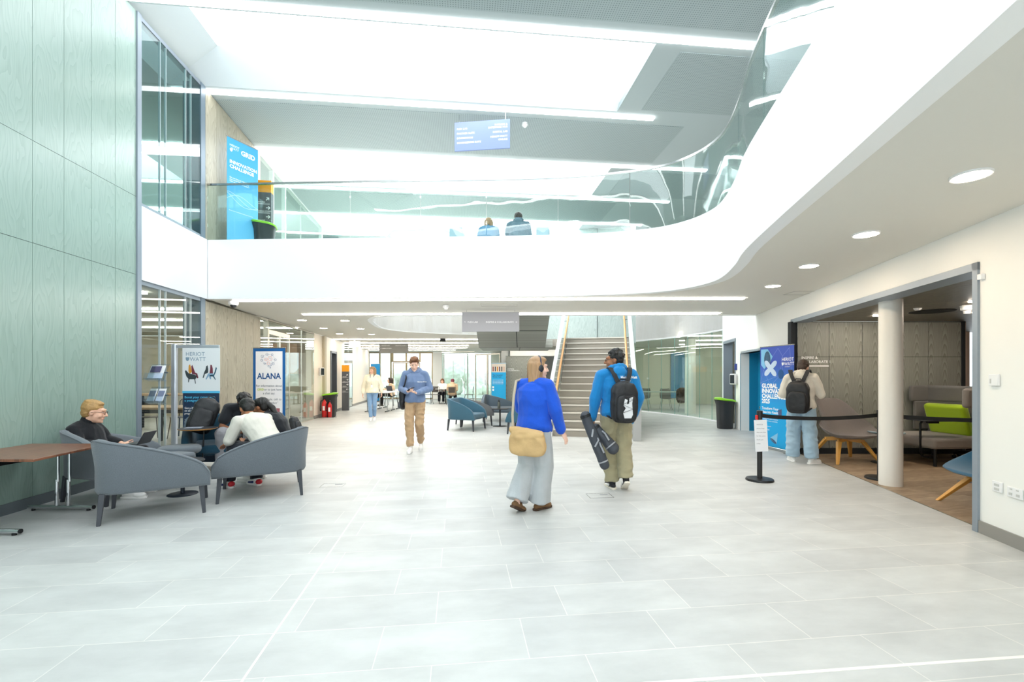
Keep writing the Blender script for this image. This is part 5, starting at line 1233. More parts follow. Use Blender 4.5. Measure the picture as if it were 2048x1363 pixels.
    if top['hood'] == 'collar':
        m.cap(J['neckb'], J['neckb'] + (c - J['neckb']).normalized()*.075, .066, .064)
    if extra: extra(m, J)
    blob('top', m, top['m'], t, .0085, 3, top['nz'])
    if legs:
        m = MB(); a, b, d = bottom['r']
        m.loft(torso_rings(J, .010, 0, 1)); m.ell(lp(J['hipR'], J['hipL'], .5), (.165,.120,.10))
        for s in 'RL':
            hp, kn, an = J['hip'+s], J['kn'+s], J['an'+s]; e2 = lp(kn, an, 1.0 - bottom['cut'])
            m.cap(hp, kn, a, b); m.tube([lp(hp, kn, .9), kn, lp(kn, e2, .5) + V(0,-.012,0), lp(kn, e2, .99)], [lp_(a, b, .85), b*1.0, lp_(b, d, .55), d*1.02], 20)
        if base is SIT: m.ell(J['pel'] - V(0,.02,.0), (.17,.14,.11))
        blob('trousers', m, bottom['m'], t, .0085, 3, bottom['nz'])
        if shoes:
            for i, s in enumerate('RL'): shoe(t, J['an'+s], feet[i], shoes[0], shoes[1], 1, pitch[i], shoes[2] if len(shoes) > 2 else None, low=lowshoe)
    return t, J
def W(t, p):     # local point of a placed thing in world space
    return Matrix.Translation(t.location) @ t.rotation_euler.to_matrix().to_4x4() @ Matrix.Diagonal((*t.scale, 1)) @ Vector(p)
hb = mat('hair_black', '#15120f', .45, bump=.5, bscale=120, stretch=(1,1,.2)); hbl = mat('hair_blond', '#b08a55', .5, bump=.5, bscale=120, stretch=(1,1,.2), var=.2, vscale=30)
hbr = mat('hair_brown', '#6e4526', .5, bump=.5, bscale=120, var=.2, vscale=30); hlb = mat('hair_light_brown', '#a98560', .5, bump=.5, bscale=120, stretch=(1,1,.15), var=.25, vscale=25); hdb = mat('hair_dark_brown', '#33231a', .5, bump=.4, bscale=100)
wsh, wso = mat('white_leather', '#eeece8', .5), mat('white_rubber', '#f4f2ee', .6)
bgm = mat('black_nylon', '#17181b', .55, bump=.2, bscale=60); bgs = mat('black_webbing', '#232427', .7)

def rbox(rx, ry, rz, c=(0,0,0), n=24, e=.35):    # superellipsoid
    vs = []
    def f(v, p): return math.copysign(abs(v)**p, v)
    m = MB(); rings = []
    for i in range(1, 12):
        ph = -PI/2 + PI*i/12; rings.append([(c[0]+rx*f(math.cos(ph),e)*f(math.cos(2*PI*j/n),e), c[1]+ry*f(math.cos(ph),e)*f(math.sin(2*PI*j/n),e), c[2]+rz*f(math.sin(ph),e)) for j in range(n)])
    return rings
def backpack(label, loc, rz, tilt=0, s=1.0, straps=True, logo=None, strap_pts=None, roll=0):
    """back panel at y=0 facing +y, bag bulges to -y; origin at bag centre"""
    t = thing('backpack', label, 'backpack', loc); t.rotation_euler = (tilt, roll, rz); t.scale = (s, s, s)
    m = MB(); m.loft(rbox(.145,.085,.225,(0,-.085,0), e=.5)); m.ell((0,-.08,.15), (.12,.07,.10)); blob('main_compartment', m, bgm, t, .009, 4, (.004, 9, (1,1,1)))
    m = MB(); m.loft(rbox(.115,.04,.145,(0,-.165,-.055), e=.5)); blob('front_pocket', m, bgm, t, .008, 4, (.003, 10, (1,1,1)))
    MB().tube([(-.04,-.04,.235),(-.03,-.04,.265),(.03,-.04,.265),(.04,-.04,.235)], .008, 8).build('grab_handle', bgs, t)
    MB().tube([(.105*math.cos(a), -.172-.0, -.03+.125*math.sin(a)) for a in [PI*j/14 for j in range(15)]], .004, 6).build('zip', bgs, t)
    if logo:
        m = MB(); m.prism([(-.035,-.14),(.04,-.14),(.058,-.10),(.05,.02),(.06,.09),(.02,.08),(.015,.02),(-.01,.01),(.0,.06),(-.03,.07),(-.045,.0),(-.02,-.03),(-.05,-.08)], 0, .004, Matrix.Translation((0,-.208,-.02)) @ Matrix.Rotation(PI/2,4,'X'))
        m.build('white_print', mat('print_offwhite', '#d9dadb', .6), t, smooth=False)
        m = MB(); z = [(-.055,-.09),(.06,-.05),(-.055,0),(.06,.05),(-.045,.1)]
        m.tube([(a, -.214, b-.01) for a, b in z], .003, 6); m.build('bungee_cord', bgs, t)
    for x in (-1, 1):
        MB().tube([(x*.13,-.05,-.15),(x*.118,-.15,-.06),(x*.10,-.155,.09),(x*.125,-.06,.16)], .007, 6).build('side_strap', bgs, t)
        p = strap_pts or [(x*.045,-.03,.21),(x*.085,-.01,.31),(x*.11,.05,.385),(x*.115,.14,.385),(x*.12,.235,.29),(x*.125,.27,.14),(x*.135,.26,.0),(x*.16,.19,-.09),(x*.15,.06,-.15),(x*.12,-.03,-.18)]
        if straps:
            pts = curve_pts([V(*q) for q in p], 3); m = MB(); rg = []
            for i, q in enumerate(pts):
                a = pts[max(i-1,0)]; b = pts[min(i+1,len(pts)-1)]; d = (b-a).normalized(); w = V(1,0,0)*.026 if i < len(pts)*.62 else V(1,0,0)*.012
                n = d.cross(V(1,0,0)).normalized()*.005; rg.append([tuple(q-w-n),tuple(q+w-n),tuple(q+w+n),tuple(q-w+n)])
            m.loft(rg).build('shoulder_strap', bgs, t)
    return t

# --- 1 walking man with phone (towards the viewer)
hood_bl = cloth('blue_grey_fleece', '#6f83a6'); khaki = cloth('khaki_cotton', '#b49674')
p1, J1 = person('person in grey-blue hoodie and khaki trousers walking forward, looking at a phone', (-1.80, 8.55, 0), R(180+4),
    dict(head=(.01,.045,1.60), elR=(.255,-.03,1.15), wrR=(.11,.24,1.10), elL=(-.265,-.03,1.15), wrL=(-.06,.25,1.08), knR=(.085,.16,.50), anR=(.06,.20,.09), knL=(-.09,.10,.50), anL=(-.085,-.18,.13), hipL=(-.09,0,.92)),
    k=1.0, skin='pale', hair='quiff', hairm=hbr, face=(8,20), top=dict(m=hood_bl, hood='down', loose=.028, r=(.070,.062,.048), cuff=1), bottom=dict(m=khaki, r=(.096,.076,.062), nz=(.012,6.5,(1,1,1.5)), cut=.06), shoes=(wsh, wso), feet=(0,4), pitch=(0,18),
    handR=((-.5,.5,.12),(0,.2,1),(.3,.9,0)), handL=((.5,.35,.2),(0,.2,1),(-.3,.9,0)), curl=(28,40))
q = W(p1, (.035,.345,1.155)); t = thing('phone', 'black phone held in both hands by the person in the grey-blue hoodie', 'phone', q, R(184+70)); MB().box((0,0,0), (.07,.145,.009), rx=.45).build('phone_body', mat('phone_black', '#111216', .2), t, bevel=.003)
t = thing('shoulder_bag', 'black and grey bag hanging from one shoulder of the phone user', 'bag', W(p1, (.235,-.06,.98)), R(184))
m = MB(); m.loft(rbox(.06,.13,.20, e=.6)); m.ell((.0,.02,-.1), (.07,.13,.12)); blob('bag_body', m, bgm, t, .009, 4, (.006, 8, (1,1,1)))
m = MB(); m.loft(rbox(.045,.10,.07,(.035,.03,-.13), e=.6)); blob('side_pocket', m, mat('grey_nylon', '#4a4d52', .5), t, .008, 3)
MB().tube([(0,.08,.15),(-.055,.16,.24),(-.085,.17,.36),(-.075,.08,.46),(-.08,-.04,.45),(-.03,-.09,.3),(0,-.08,.16)], .012, 8).build('strap', bgs, t)
# --- 2 woman with lanyard
knit = cloth('cream_knit', '#ece4cd', .5, 50); denim = cloth('mid_blue_denim', '#7f9fc0'); 
p2, J2 = person('person in cream jumper, blue jeans and navy lanyard walking at left', (-4.34, 14.3, 0), R(180+10),
    dict(elR=(.27,-.02,1.13), wrR=(.29,.04,.88), elL=(-.27,-.03,1.13), wrL=(-.29,.0,.90), knR=(.07,.08,.50), anR=(.045,.06,.085), knL=(-.07,.03,.5), anL=(-.05,-.12,.10)),
    k=.95, skin='fair', hair='long', hairm=hlb, face=(-30,2), top=dict(m=knit, loose=.05, hood='collar', r=(.078,.070,.05)), bottom=dict(m=denim, r=(.092,.064,.055), cut=.08), shoes=(wsh, wso), pitch=(0,8), vox=.009)
o = MB(); o.tube([(.06,.07,1.50),(.05,.135,1.36),(.0,.17,1.17),(-.05,.135,1.36),(-.06,.07,1.50)], .010, 6); o.build('lanyard', mat('lanyard_navy', '#27365f', .6), p2); MB().box((0,.178,1.12), (.06,.006,.09)).build('badge', white_m, p2, smooth=False)
o = MB(); o.tube([tuple(J2['head'] + eul(-30,2) @ V(.082*math.cos(a), -.0+.0*math.sin(a), .045+.085*math.sin(a)) ) for a in [PI*j/12 for j in range(13)]], .011, 6); o.build('hairband', mat('hairband_black', '#1b1b1f', .6), p2)
# --- 3 woman in royal blue
royal = cloth('royal_blue_fleece', '#1f55c8'); jersey = cloth('light_grey_jersey', '#b3b7b9')
p3, J3 = person('person in a royal blue sweatshirt, wide grey trousers and headphones walking away', (.235, 4.78, 0), R(-32),
    dict(head=(.02,.055,1.62), elR=(.265,.0,1.15), wrR=(.29,.10,.91), elL=(-.24,.10,1.15), wrL=(-.12,.27,1.02), knR=(.07,.07,.50), anR=(.03,.04,.085), knL=(-.10,.02,.50), anL=(-.12,-.19,.13), hipL=(-.09,-.01,.93)),
    k=.91, skin='pale', hair='bob', hairm=hlb, face=(-42,4), top=dict(m=royal, loose=.05, r=(.080,.076,.056), cuff=1, nz=(.008,6,(1,1,.9))), bottom=dict(m=jersey, r=(.112,.112,.122), nz=(.012,5.5,(1.3,1.3,.35)), cut=.02),
    shoes=(mat('tan_suede', '#7a5a3a', .8), mat('cork_sole', '#4a3626', .8)), feet=(-18,-4), pitch=(0,26), lowshoe=True, handR=((.35,.35,-.85),(-.6,.6,0),(0,.9,.3)), curl=(22,35))
c3 = J3['head']; R3 = eul(-42,4)
t = thing('headphones', 'dark over-ear headphones on the head of the person in royal blue', 'headphones', p3.location, R(-32)); t.scale = p3.scale
o = MB().tube([tuple(c3 + R3 @ V(.094*math.cos(a), -.005, .015+.125*math.sin(a))) for a in [PI*j/16 for j in range(17)]], .009, 8); o.build('headband', mat('headphone_navy', '#27304a', .4), t)
for s in (-1, 1): MB().ell(c3 + R3 @ V(s*.094,-.004,-.005), (.022,.036,.043), rot=R3).build('ear_cup', mat('headphone_black', '#1b1e26', .4), t)
tanb = mat('tan_canvas', '#c9a673', .75, bump=.3, bscale=40, var=.12, vscale=5)
t = thing('shoulder_bag', 'tan slouchy shoulder bag on the back hip of the person in royal blue', 'bag', W(p3, (.035,-.215,.83)), R(-24))
m = MB(); m.loft(rbox(.185,.055,.125,(0,0,-.03), e=.45)); m.cap((-.17,0,.09),(.15,0,.07),.035,.03); m.cap((-.1,-.03,.02),(.16,-.03,.06),.035,.03); blob('bag_body', m, tanb, t, .009, 3, (.011, 7, (1,1,1)))
MB().tube([(-.16,.0,.06),(-.175,.015,.25),(-.17,.04,.44),(-.17,.10,.585),(-.16,.20,.60),(-.15,.30,.50)], .014, 8).build('strap', mat('webbing_tan', '#b9ab96', .8), t)
# --- 4 man in blue hoodie with backpack and tubes
azure = cloth('azure_fleece', '#1f7fbe'); sage = cloth('sage_khaki_cotton', '#a39b7c')
p4, J4 = person('person in bright blue hoodie walking away, head turned left, carrying tube bags', (1.29, 5.68, 0), R(4),
    dict(head=(-.02,.035,1.60), elR=(.27,-.03,1.14), wrR=(.235,.06,.90), elL=(-.27,-.01,1.13), wrL=(-.285,.04,.87), shR=(.19,-.01,1.41), shL=(-.19,-.01,1.41), knR=(.09,.0,.50), anR=(.085,-.10,.15), knL=(-.07,.09,.50), anL=(-.05,.02,.085)),
    k=.99, skin='tan', hair='curly', hairm=hb, face=(72,4), top=dict(m=azure, hood='down', loose=.042, r=(.078,.068,.050), cuff=1), bottom=dict(m=sage, r=(.105,.092,.085), nz=(.013,6,(1,1,1.5)), cut=.02),
    shoes=(mat('black_canvas', '#1d1d20', .7), mat('cream_rubber', '#e9e0cf', .6), wsh), feet=(-6,6), pitch=(32,0), handR=((-.35,.3,-.8),(-.6,.3,0),(.2,.9,0)), handL=((.1,.3,-.9),(1,0,0),(0,1,0)), curl=(45,60), glasses=mat('glasses_black', '#1a1a1c', .3))
def project(o, tgt, off=.003):
    tg = D.objects[tgt] if isinstance(tgt, str) else tgt
    for v in o.data.vertices:
        d = V(0,1,0) if v.co.y < 0 else V(0,-1,0); hit, loc, n_, i_ = tg.ray_cast(V(v.co.x, -.6*d.y, v.co.z), d)
        if hit: v.co = loc - d*off
bpy.context.view_layer.update()
_top = [c_ for c_ in p4.children if c_.name.startswith('top')][0]
for s_, z_, b_ in (('Heriot-Watt', 1.375, .045), ('UNIVERSITY', 1.335, .026)):
    project(text(s_, b_, TW, p4, (.0, -.2, z_), 0, bold=.03), _top)
_top = [c_ for c_ in p1.children if c_.name.startswith('top')][0]
project(text('Heriot-Watt', .03, TW, p1, (-.06, .2, 1.27), PI, bold=.03), _top)
backpack('black backpack with white print worn over the bright blue hoodie', W(p4, (.015,-.165,1.085)), R(4), s=1.06, logo=True)
t = thing('leaflet', 'blue leaflets held in the right hand of the tube bag carrier', 'leaflet', W(p4, (.165,.10,.80)), R(10)); MB().box((0,0,0), (.15,.10,.008), ry=-.5, rx=.5).build('cover', mat('leaflet_blue', '#2f8fd0', .4), t, smooth=False)
tb = mat('tube_bag_grey', '#3d4148', .55, bump=.2, bscale=60); tbs = mat('silver_webbing', '#9a9da1', .5)
def tube_bag(label, a, b, r0, r1, flat=.8, straps=()):
    a, b = V(*a), V(*b); t = thing('tube_bag', label, 'bag', a); d = b - a; t.rotation_euler = (0, 0, 0)
    m = MB(); m.cap((0,0,0), d, r0, r1, n=18, flat=flat, side=(0,1,0)); z = d.normalized()
    blob('bag_body', m, tb, t, .008, 2, (.0035, 9, (1,1,1)))
    MB().tube([tuple(z*-.02), tuple(z*.015)], r0*1.04, 18).build('end_cap', bgm, t); MB().tube([tuple(d - z*.05), tuple(d - z*.035)], r1*1.06, 18).build('band', tbs, t)
    for s in straps: MB().tube([tuple(V(*q) - a) for q in s], .011, 6).build('strap', tbs, t)
    return t
hp = W(p4, (-.285,.09,.80))
tube_bag('long dark grey tube bag carried upright, the one reaching lowest', P(1171, 832, 5.5), P(1209, 929, 5.45), .062, .056, straps=([tuple(hp), tuple(P(1186,860,5.42)), tuple(P(1184,873,5.40))], [tuple(hp), tuple(P(1197,880,5.40)), tuple(P(1190,893,5.40))], [tuple(hp), tuple(P(1201,890,5.40)), tuple(P(1208,905,5.40))]))
tube_bag('shorter dark grey bag crossing behind the long tube bag, slanting right', P(1192, 856, 5.58), P(1226, 896, 5.50), .055, .072, straps=([tuple(hp), tuple(P(1210,866,5.47)), tuple(P(1218,880,5.45))],))
# --- 5 man by the barrier
oat = cloth('oatmeal_fleece', '#d8d2c6'); pale_denim = cloth('pale_blue_denim', '#9db7c9')
p5, J5 = person('person in an oatmeal hoodie and baggy pale jeans standing by the blue banner', (4.64, 7.38, 0), R(-38),
    dict(head=(.02,.075,1.585), elR=(.27,.05,1.15), wrR=(.14,.27,1.14), elL=(-.27,.03,1.15), wrL=(-.10,.27,1.10), knR=(.12,.03,.50), anR=(.15,-.02,.085), knL=(-.12,.05,.50), anL=(-.13,.05,.085)),
    k=.955, skin='fair', hair='short', hairm=hdb, face=(-14,30), top=dict(m=oat, hood='down', loose=.045, r=(.082,.074,.052), cuff=1), bottom=dict(m=pale_denim, r=(.115,.105,.095), nz=(.010,6.5,(1,1,1.4)), cut=.02), shoes=(wsh, wso), feet=(-35,25), handR=((-.5,.6,0),(0,.2,1),(.3,.9,0)), handL=((.5,.6,0),(0,.2,1),(-.3,.9,0)), curl=(40,40), glasses=mat('glasses_wire', '#6b6b6e', .3, metal=.8))
backpack('plain black backpack on the back of the person in the oatmeal hoodie', W(p5, (-.02,-.165,1.10)), R(-38), s=1.1)
# --- 6 seated blond man
blk = cloth('black_knit', '#1b1c20'); 
p6, J6 = person('seated blond person in a black zip-neck jumper with glasses and earbuds at left', (-4.80, 5.30, 0), R(-84),
    dict(pel=(0,.04,.45), waist=(0,-.02,.55), chest=(0,-.09,.69), neckb=(0,-.10,.84), head=(0,-.01,.975), shR=(.160,-.11,.79), shL=(-.160,-.11,.79), elR=(.20,-.02,.64), wrR=(.12,.19,.60), elL=(-.20,-.02,.64), wrL=(-.12,.19,.60), hipR=(.09,0,.46), hipL=(-.09,0,.46), knR=(.12,.40,.52), knL=(-.14,.40,.50), anR=(.10,.42,.085), anL=(-.17,.34,.085)),
    base=SIT, k=1.0, skin='fair', hair='slick', hairm=hbl, face=(22,12), top=dict(m=blk, hood='collar', loose=.018, r=(.064,.056,.044)), bottom=dict(m=cloth('black_trousers', '#16171a'), r=(.092,.076,.066)), shoes=(wsh, wso), feet=(-5,10), glasses=mat('glasses_brown', '#5a3a28', .3))
MB().ell(J6['head'] + eul(22,12) @ V(-.086,.012,-.012), (.007,.008,.016)).build('earbud', white_m, p6)
# --- 7 white shirt person, from behind
shirt = cloth('off_white_cotton', '#d9d4c8', .2); nvy = cloth('dark_navy_cotton', '#20242d')
p7, J7 = person('seated person in off-white shirt bending forward, back to the viewer', (-2.98, 5.66, 0), R(62),
    dict(pel=(0,-.02,.53), waist=(0,.08,.63), chest=(0,.22,.755), neckb=(0,.37,.865), head=(.02,.485,.965), shR=(.18,.34,.83), shL=(-.18,.34,.83), elR=(.26,.42,.60), wrR=(.14,.56,.56), elL=(-.25,.42,.60), wrL=(-.15,.58,.545), hipR=(.09,.04,.49), hipL=(-.10,.04,.49), knR=(.10,.47,.50), knL=(-.16,.48,.50), anR=(.05,.34,.085), anL=(-.19,.52,.085)),
    base=SIT, k=1.0, skin='tan', hair='short', hairm=hb, face=(-18,38), top=dict(m=shirt, loose=.03, r=(.078,.064,.048), nz=(.007,7,(1,1,1))), bottom=dict(m=nvy, r=(.098,.080,.066)), shoes=(wsh, wso, mat('shoe_navy', '#1f2f66', .5)), feet=(-5,8), handL=((-.1,.8,-.25),(0,-.3,-1),(.9,.2,0)), curl=(40,35))
for s in 'RL': 
    a = J7['an'+s]; MB().ell(a + V(0,-.05,-.035), (.042,.035,.035)).build('heel_patch', mat('shoe_red', '#c8202c', .5), p7)
# --- 8 woman with ponytail
tee = cloth('black_tee', '#202226', .1)
p8, J8 = person('seated person with a black ponytail and dark tee leaning left, in profile', (-3.03, 6.12, 0), R(84),
    dict(pel=(0,0,.50), waist=(0,.05,.62), chest=(0,.13,.77), neckb=(0,.235,.90), head=(0,.345,1.01), shR=(.165,.20,.865), shL=(-.165,.20,.865), elR=(.20,.27,.62), wrR=(.1,.45,.60), elL=(-.21,.22,.60), wrL=(-.1,.42,.56)),
    base=SIT, k=.96, skin='tan', hair='pony', hairm=hb, face=(0,18), top=dict(m=tee, sleeve='short', loose=.03, r=(.070,.068,.05)), bottom=dict(m=nvy), shoes=(wsh, wso))
backpack('small black backpack behind the person with the ponytail', W(p8, (-.05,-.15,.76)), R(84), s=.5, straps=False, tilt=-.3)
# --- 9 black tee man
greyt = cloth('grey_cotton', '#8d8c90')
p9, J9 = person('seated person in a black tee and grey trousers, face bowed behind the off-white shirt', (-4.08, 7.05, 0), R(180+24),
    dict(pel=(0,.02,.52), waist=(0,.07,.64), chest=(0,.16,.80), neckb=(0,.27,.93), head=(-.02,.40,1.005), shR=(.19,.24,.91), shL=(-.19,.24,.91), elR=(.27,.33,.66), wrR=(.08,.47,.60), elL=(-.26,.33,.66), wrL=(-.06,.47,.60), knR=(.24,.50,.58), anR=(.26,.42,.12), knL=(-.10,.50,.55)),
    base=SIT, k=1.0, skin='brown', hair='curly', hairm=hb, face=(6,62), top=dict(m=tee, sleeve='short', loose=.035, r=(.078,.074,.05)), bottom=dict(m=greyt, r=(.10,.085,.075)), shoes=(wsh, wso), pitch=(-12,0))
backpack('large black backpack leaning in the dark blue armchair behind the oak-edged table', (-4.50, 6.72, .80), R(28), tilt=-.12, roll=.35, s=1.12, straps=False)
# --- upstairs pair
SL = dict(neckb=(0,.07,.93), chest=(0,.02,.76), head=(0,.15,1.06), shR=(.175,.05,.89), shL=(-.175,.05,.89))
def bust(label, loc, rz, **k): return person(label, loc, rz, k.pop('pose', {}), base=SIT, vox=.011, legs=True, **k)
bust('blond person in a blue jacket sitting upstairs behind the glass, back to the viewer', (-.50, 9.75, L2), 0, pose=SL, k=.90, skin='fair', hair='bob', hairm=hlb, top=dict(m=cloth('steel_blue_jacket', '#4f86a8'), loose=.04), bottom=dict(m=nvy), eyes=False)
bust('dark-haired person in a grey-blue hooded jacket sitting upstairs behind the glass', (.135, 9.75, L2), 0, pose=SL, k=1.0, skin='tan', hair='short', hairm=hdb, top=dict(m=cloth('slate_jacket', '#5f7785'), loose=.05, hood='down', r=(.082,.07,.05)), bottom=dict(m=nvy), eyes=False)
t = thing('bench', 'long pale upholstered bench upstairs under the two seated persons', 'bench', (-.2, 9.85, L2))
MB().box((0,0,.33), (3.0,.55,.16)).build('seat', mat('pale_bench', '#e8eef0', .7), t, bevel=.03); 
for x in (-1.3,1.3):
    for y in (-.2,.2): MB().cyl((x,y,0), .02, .26, 10).build('leg', steel, t)
for x, s in ((-1.14,'left'),(.62,'right')):
    t = thing('side_screen', 'small blue-grey side screen upstairs, %s of the two seated persons' % s, 'screen', (x, 9.35, L2)); MB().box((0,0,.35), (.26,.05,.70)).build('panel', mat('screen_blue_grey', '#9fb8c6', .7), t, bevel=.01); MB().box((.13,.2,.33), (.03,.4,.66)).build('return_panel', mat('screen_blue_grey', '#9'), t, bevel=.01)

# ================================================================ far hall furniture and people
def metal_chair(label, loc, rz, col='#4a4540', group=None):
    t = thing('metal_chair', label, 'chair', loc, rz, group); cm = mat('chair_'+col, col, .5, metal=.2)
    MB().loft([[(x*.5, y, z+.02), (x*.5, y, z)][::1] + [] for x, y, z in ()]) if False else None
    MB().box((0,0,.46), (.42,.40,.02)).build('seat', cm, t, bevel=.008)
    MB().box((0,-.20,.70), (.32,.015,.26), rx=.12).build('backrest', cm, t, bevel=.006)
    MB().tube([(-.21,-.2,.44),(-.2,-.22,.80),(-.17,-.235,.85),(.17,-.235,.85),(.2,-.22,.80),(.21,-.2,.44)], .011, 8).build('back_frame', black_m, t)
    for x in (-1, 1):
        for y in (-1, 1): MB().tube([(x*.19,y*.18,.45),(x*.235,y*.235,0)], .011, 8).build('leg', black_m, t)
    return t
mc = metal_chair('dark metal chair at the far tables, under the beige hooded person', (-2.86, 22.0, 0), 0)
for i, (x, y, r, s) in enumerate(((-3.75,22.4,190,'just left of the beige hooded person'), (-4.15,22.6,200,'beside the window-side sitter'), (-4.7,22.9,-60,'nearest the walking phone user'), (-2.1,22.4,95,'right of the beige hooded person'), (-5.6,21.3,-100,'under the sitter in black trousers'))):
    dup(mc, (x, y, 0), R(r), 'dark metal chair at the far tables, ' + s)
def cafe_table(label, loc, w=.9, d=.9, h=.74, topc='#f2f0ee'):
    t = thing('cafe_table', label, 'table', loc); MB().box((0,0,h-.012), (w,d,.024)).build('tabletop', mat('top_'+topc, topc, .4), t, bevel=.004)
    MB().cyl((0,0,0), .03, h-.02, 12).build('pole', black_m, t); MB().box((0,0,.01), (.5,.06,.02)).build('base', black_m, t); MB().box((0,0,.01), (.06,.5,.02)).build('base', black_m, t)
cafe_table('white cafe table in the far hall before the white pier', (-3.3, 22.9, 0)); cafe_table('second white cafe table farther left, by the double doors', (-4.5, 23.4, 0))
for i in range(4):
    y = 17.6 + i*.75; t = thing('flip_table', 'white flip-top table in the row behind the cream jumper, number %s from front' % ('one','two','three','four')[i], 'table', (-5.15 + .02*i, y, 0))
    MB().box((-.0,0,.735), (1.0,.6,.025)).build('tabletop', mat('top_#f2f0ee', '#f2f0ee', .4), t, bevel=.004)
    for x in (-.38,.38): MB().tube([(x,0,.04),(x,0,.72)], .02, 8).build('leg', steel, t); MB().tube([(x,-.28,.03),(x,.28,.03)], .02, 8).build('foot', black_m, t)
for i, (x, y, s) in enumerate(((-5.3,18.3,'nearest'),(-5.0,19.1,'second'))):
    t = thing('laptop', 'open laptop on the row of white tables, the %s one' % s, 'laptop', (x, y, .75), R(150)); MB().box((0,0,.008), (.32,.22,.016)).build('keyboard_base', mat('laptop_silver', '#8f9297', .3, metal=.5), t); MB().box((0,.13,.11), (.32,.01,.22), rx=-.3).build('screen', mat('laptop_screen', '#2b2f3a', .2), t)
beige = cloth('beige_fleece', '#d9bd9c')
bust('far seated person in a beige hoodie and plum cap, back to the viewer', (-2.86, 22.02, 0), R(4), k=1, skin='fair', hair='short', hairm=mat('plum_cap', '#7a2f3f', .7), pose=dict(chest=(0,.08,.80), neckb=(0,.17,.96), head=(0,.27,1.09), shR=(.19,.15,.92), shL=(-.19,.15,.92)), top=dict(m=beige, loose=.05, hood='down'), bottom=dict(m=cloth('black_jeans', '#17171a')), shoes=(mat('tan_suede','#7'), wso), face=(0,25), eyes=False)
bust('far seated person with long brown hair and white top by the pier', (-3.55, 23.5, 0), R(180), k=.95, skin='fair', hair='long', hairm=hbr, top=dict(m=cloth('white_top', '#f0eeec'), loose=.03), bottom=dict(m=nvy), shoes=(wsh, wso), face=(0,20), eyes=False)
bust('far seated person in a beige top and black trousers using a laptop, facing left', (-5.55, 21.2, 0), R(98), k=1, skin='fair', hair='long', hairm=hdb, pose=dict(wrR=(.12,.42,.78), wrL=(-.12,.42,.78), knR=(.11,.46,.60), anR=(.0,.75,.32)), top=dict(m=beige, loose=.03), bottom=dict(m=cloth('black_jeans', '#1')), shoes=(mat('black_boot', '#151515', .5), mat('black_sole', '#101010', .6)), eyes=False)
bust('seated person in a beige coat behind the left corridor glass', (-8.1, 16.6, 0), R(-50), k=1, skin='fair', hair='short', hairm=hbr, top=dict(m=beige, loose=.06), bottom=dict(m=cloth('black_jeans', '#1')), shoes=(mat('black_boot', '#1'), mat('black_sole', '#1')), eyes=False)
dup(mc, (-8.1, 16.6, 0), R(-50), 'dark metal chair behind the corridor glass, under the beige coat wearer'); dup(mc, (-7.2, 16.9, 0), R(60), 'empty dark metal chair behind the corridor glass, right of the beige coat')
cafe_table('round-cornered table behind the corridor glass by the person in the beige coat', (-7.6, 16.3, 0), .7, .7)
# room behind the curved glass
def shell_chair(label, loc, rz, c='#6d6c68'):
    t = thing('shell_chair', label, 'chair', loc, rz); cm = mat('shell_'+c, c, .5); rg = []
    for y, z, w in ((-.26,.84,.17),(-.25,.72,.21),(-.22,.58,.22),(-.15,.47,.215),(.0,.44,.22),(.2,.45,.20),(.24,.44,.17)):
        rg.append([(-w,y+.03,z+.02),(-w*.5,y,z),(w*.5,y,z),(w,y+.03,z+.02),(w,y+.03,z+.008),(w*.5,y-.0,z-.014),(-w*.5,y-.0,z-.014),(-w,y+.03,z+.008)])
    MB().loft(rg).build('shell', cm, t, angle=1.5)
    for x in (-1, 1):
        for y in (-1, 1): MB().tube([(x*.14,y*.14,.44),(x*.22,y*.23,0)], .009, 8).build('leg', steel, t)
    return t
s1 = shell_chair('grey shell chair behind the curved glass, the leftmost in view', (5.55, 19.3, 0), R(150))
dup(s1, (6.35, 19.0, 0), R(170), 'grey shell chair behind the curved glass, second from left')
shell_chair('brown shell chair with a coat behind the curved glass, left of the pale column', (6.55, 17.5, 0), R(160), '#54463f')
o = MB(); o.mt(0); o.loft(rbox(.2,.05,.3,(6.55,17.78,.62), e=.6)); tag(blob('coat', o, cloth('brown_coat', '#4d4039'), None, .012, 3, (.015,7,(1,1,1))), 'brown coat hanging over the shell chair behind the curved glass', 'coat')
t = thing('long_table', 'long pale table behind the curved glass', 'table', (6.1, 18.6, 0), R(-14)); MB().box((0,0,.73), (2.4,.8,.025)).build('tabletop', mat('glass_table', '#a9b8b2', .3), t)
for x in (-1.05,1.05): MB().box((x,0,.36), (.05,.6,.72)).build('leg', steel, t)
o = MB().box((8.2,22.3,1.4), (1.0,.04,2.2)); tag(o.build('display_board', mat('board_blue', '#5d93b8', .5), smooth=False), 'blue display board on the pale back wall behind the curved glass', 'board')
o = MB().box((6.6,22.33,1.25), (.12,.02,.08)); tag(o.build('wall_plate', white_m, smooth=False), 'small white plate on the back wall behind the curved glass', 'plate')
for i, (x, y) in enumerate(((6.6,15.6),(7.4,17.6),(8.2,19.8))):  # fill strips added to lift the dim room behind the curved glass
    o = MB().box((x+1.2,y,H1-.0), (4.2,.1,.03), rz=R(-8)).build('strip_light', strip_e, smooth=False); tag(o, 'added linear light brightening the room behind the curved glass, %s row' % ('front','middle','back')[i], 'ceiling light')
t = thing('wicker_chair', 'pale chair with oak legs behind the curved glass at its right end', 'chair', (7.35, 15.4, 0), R(-150)); MB().loft(rbox(.25,.24,.16,(0,0,.55), e=.6)).build('shell', mat('pale_shell', '#9aa09a', .6), t, angle=1.5)
for x in (-1,1):
    for y in (-1,1): MB().tube([(x*.12,y*.12,.42),(x*.24,y*.24,0)], .014, 8).build('leg', wl, t)
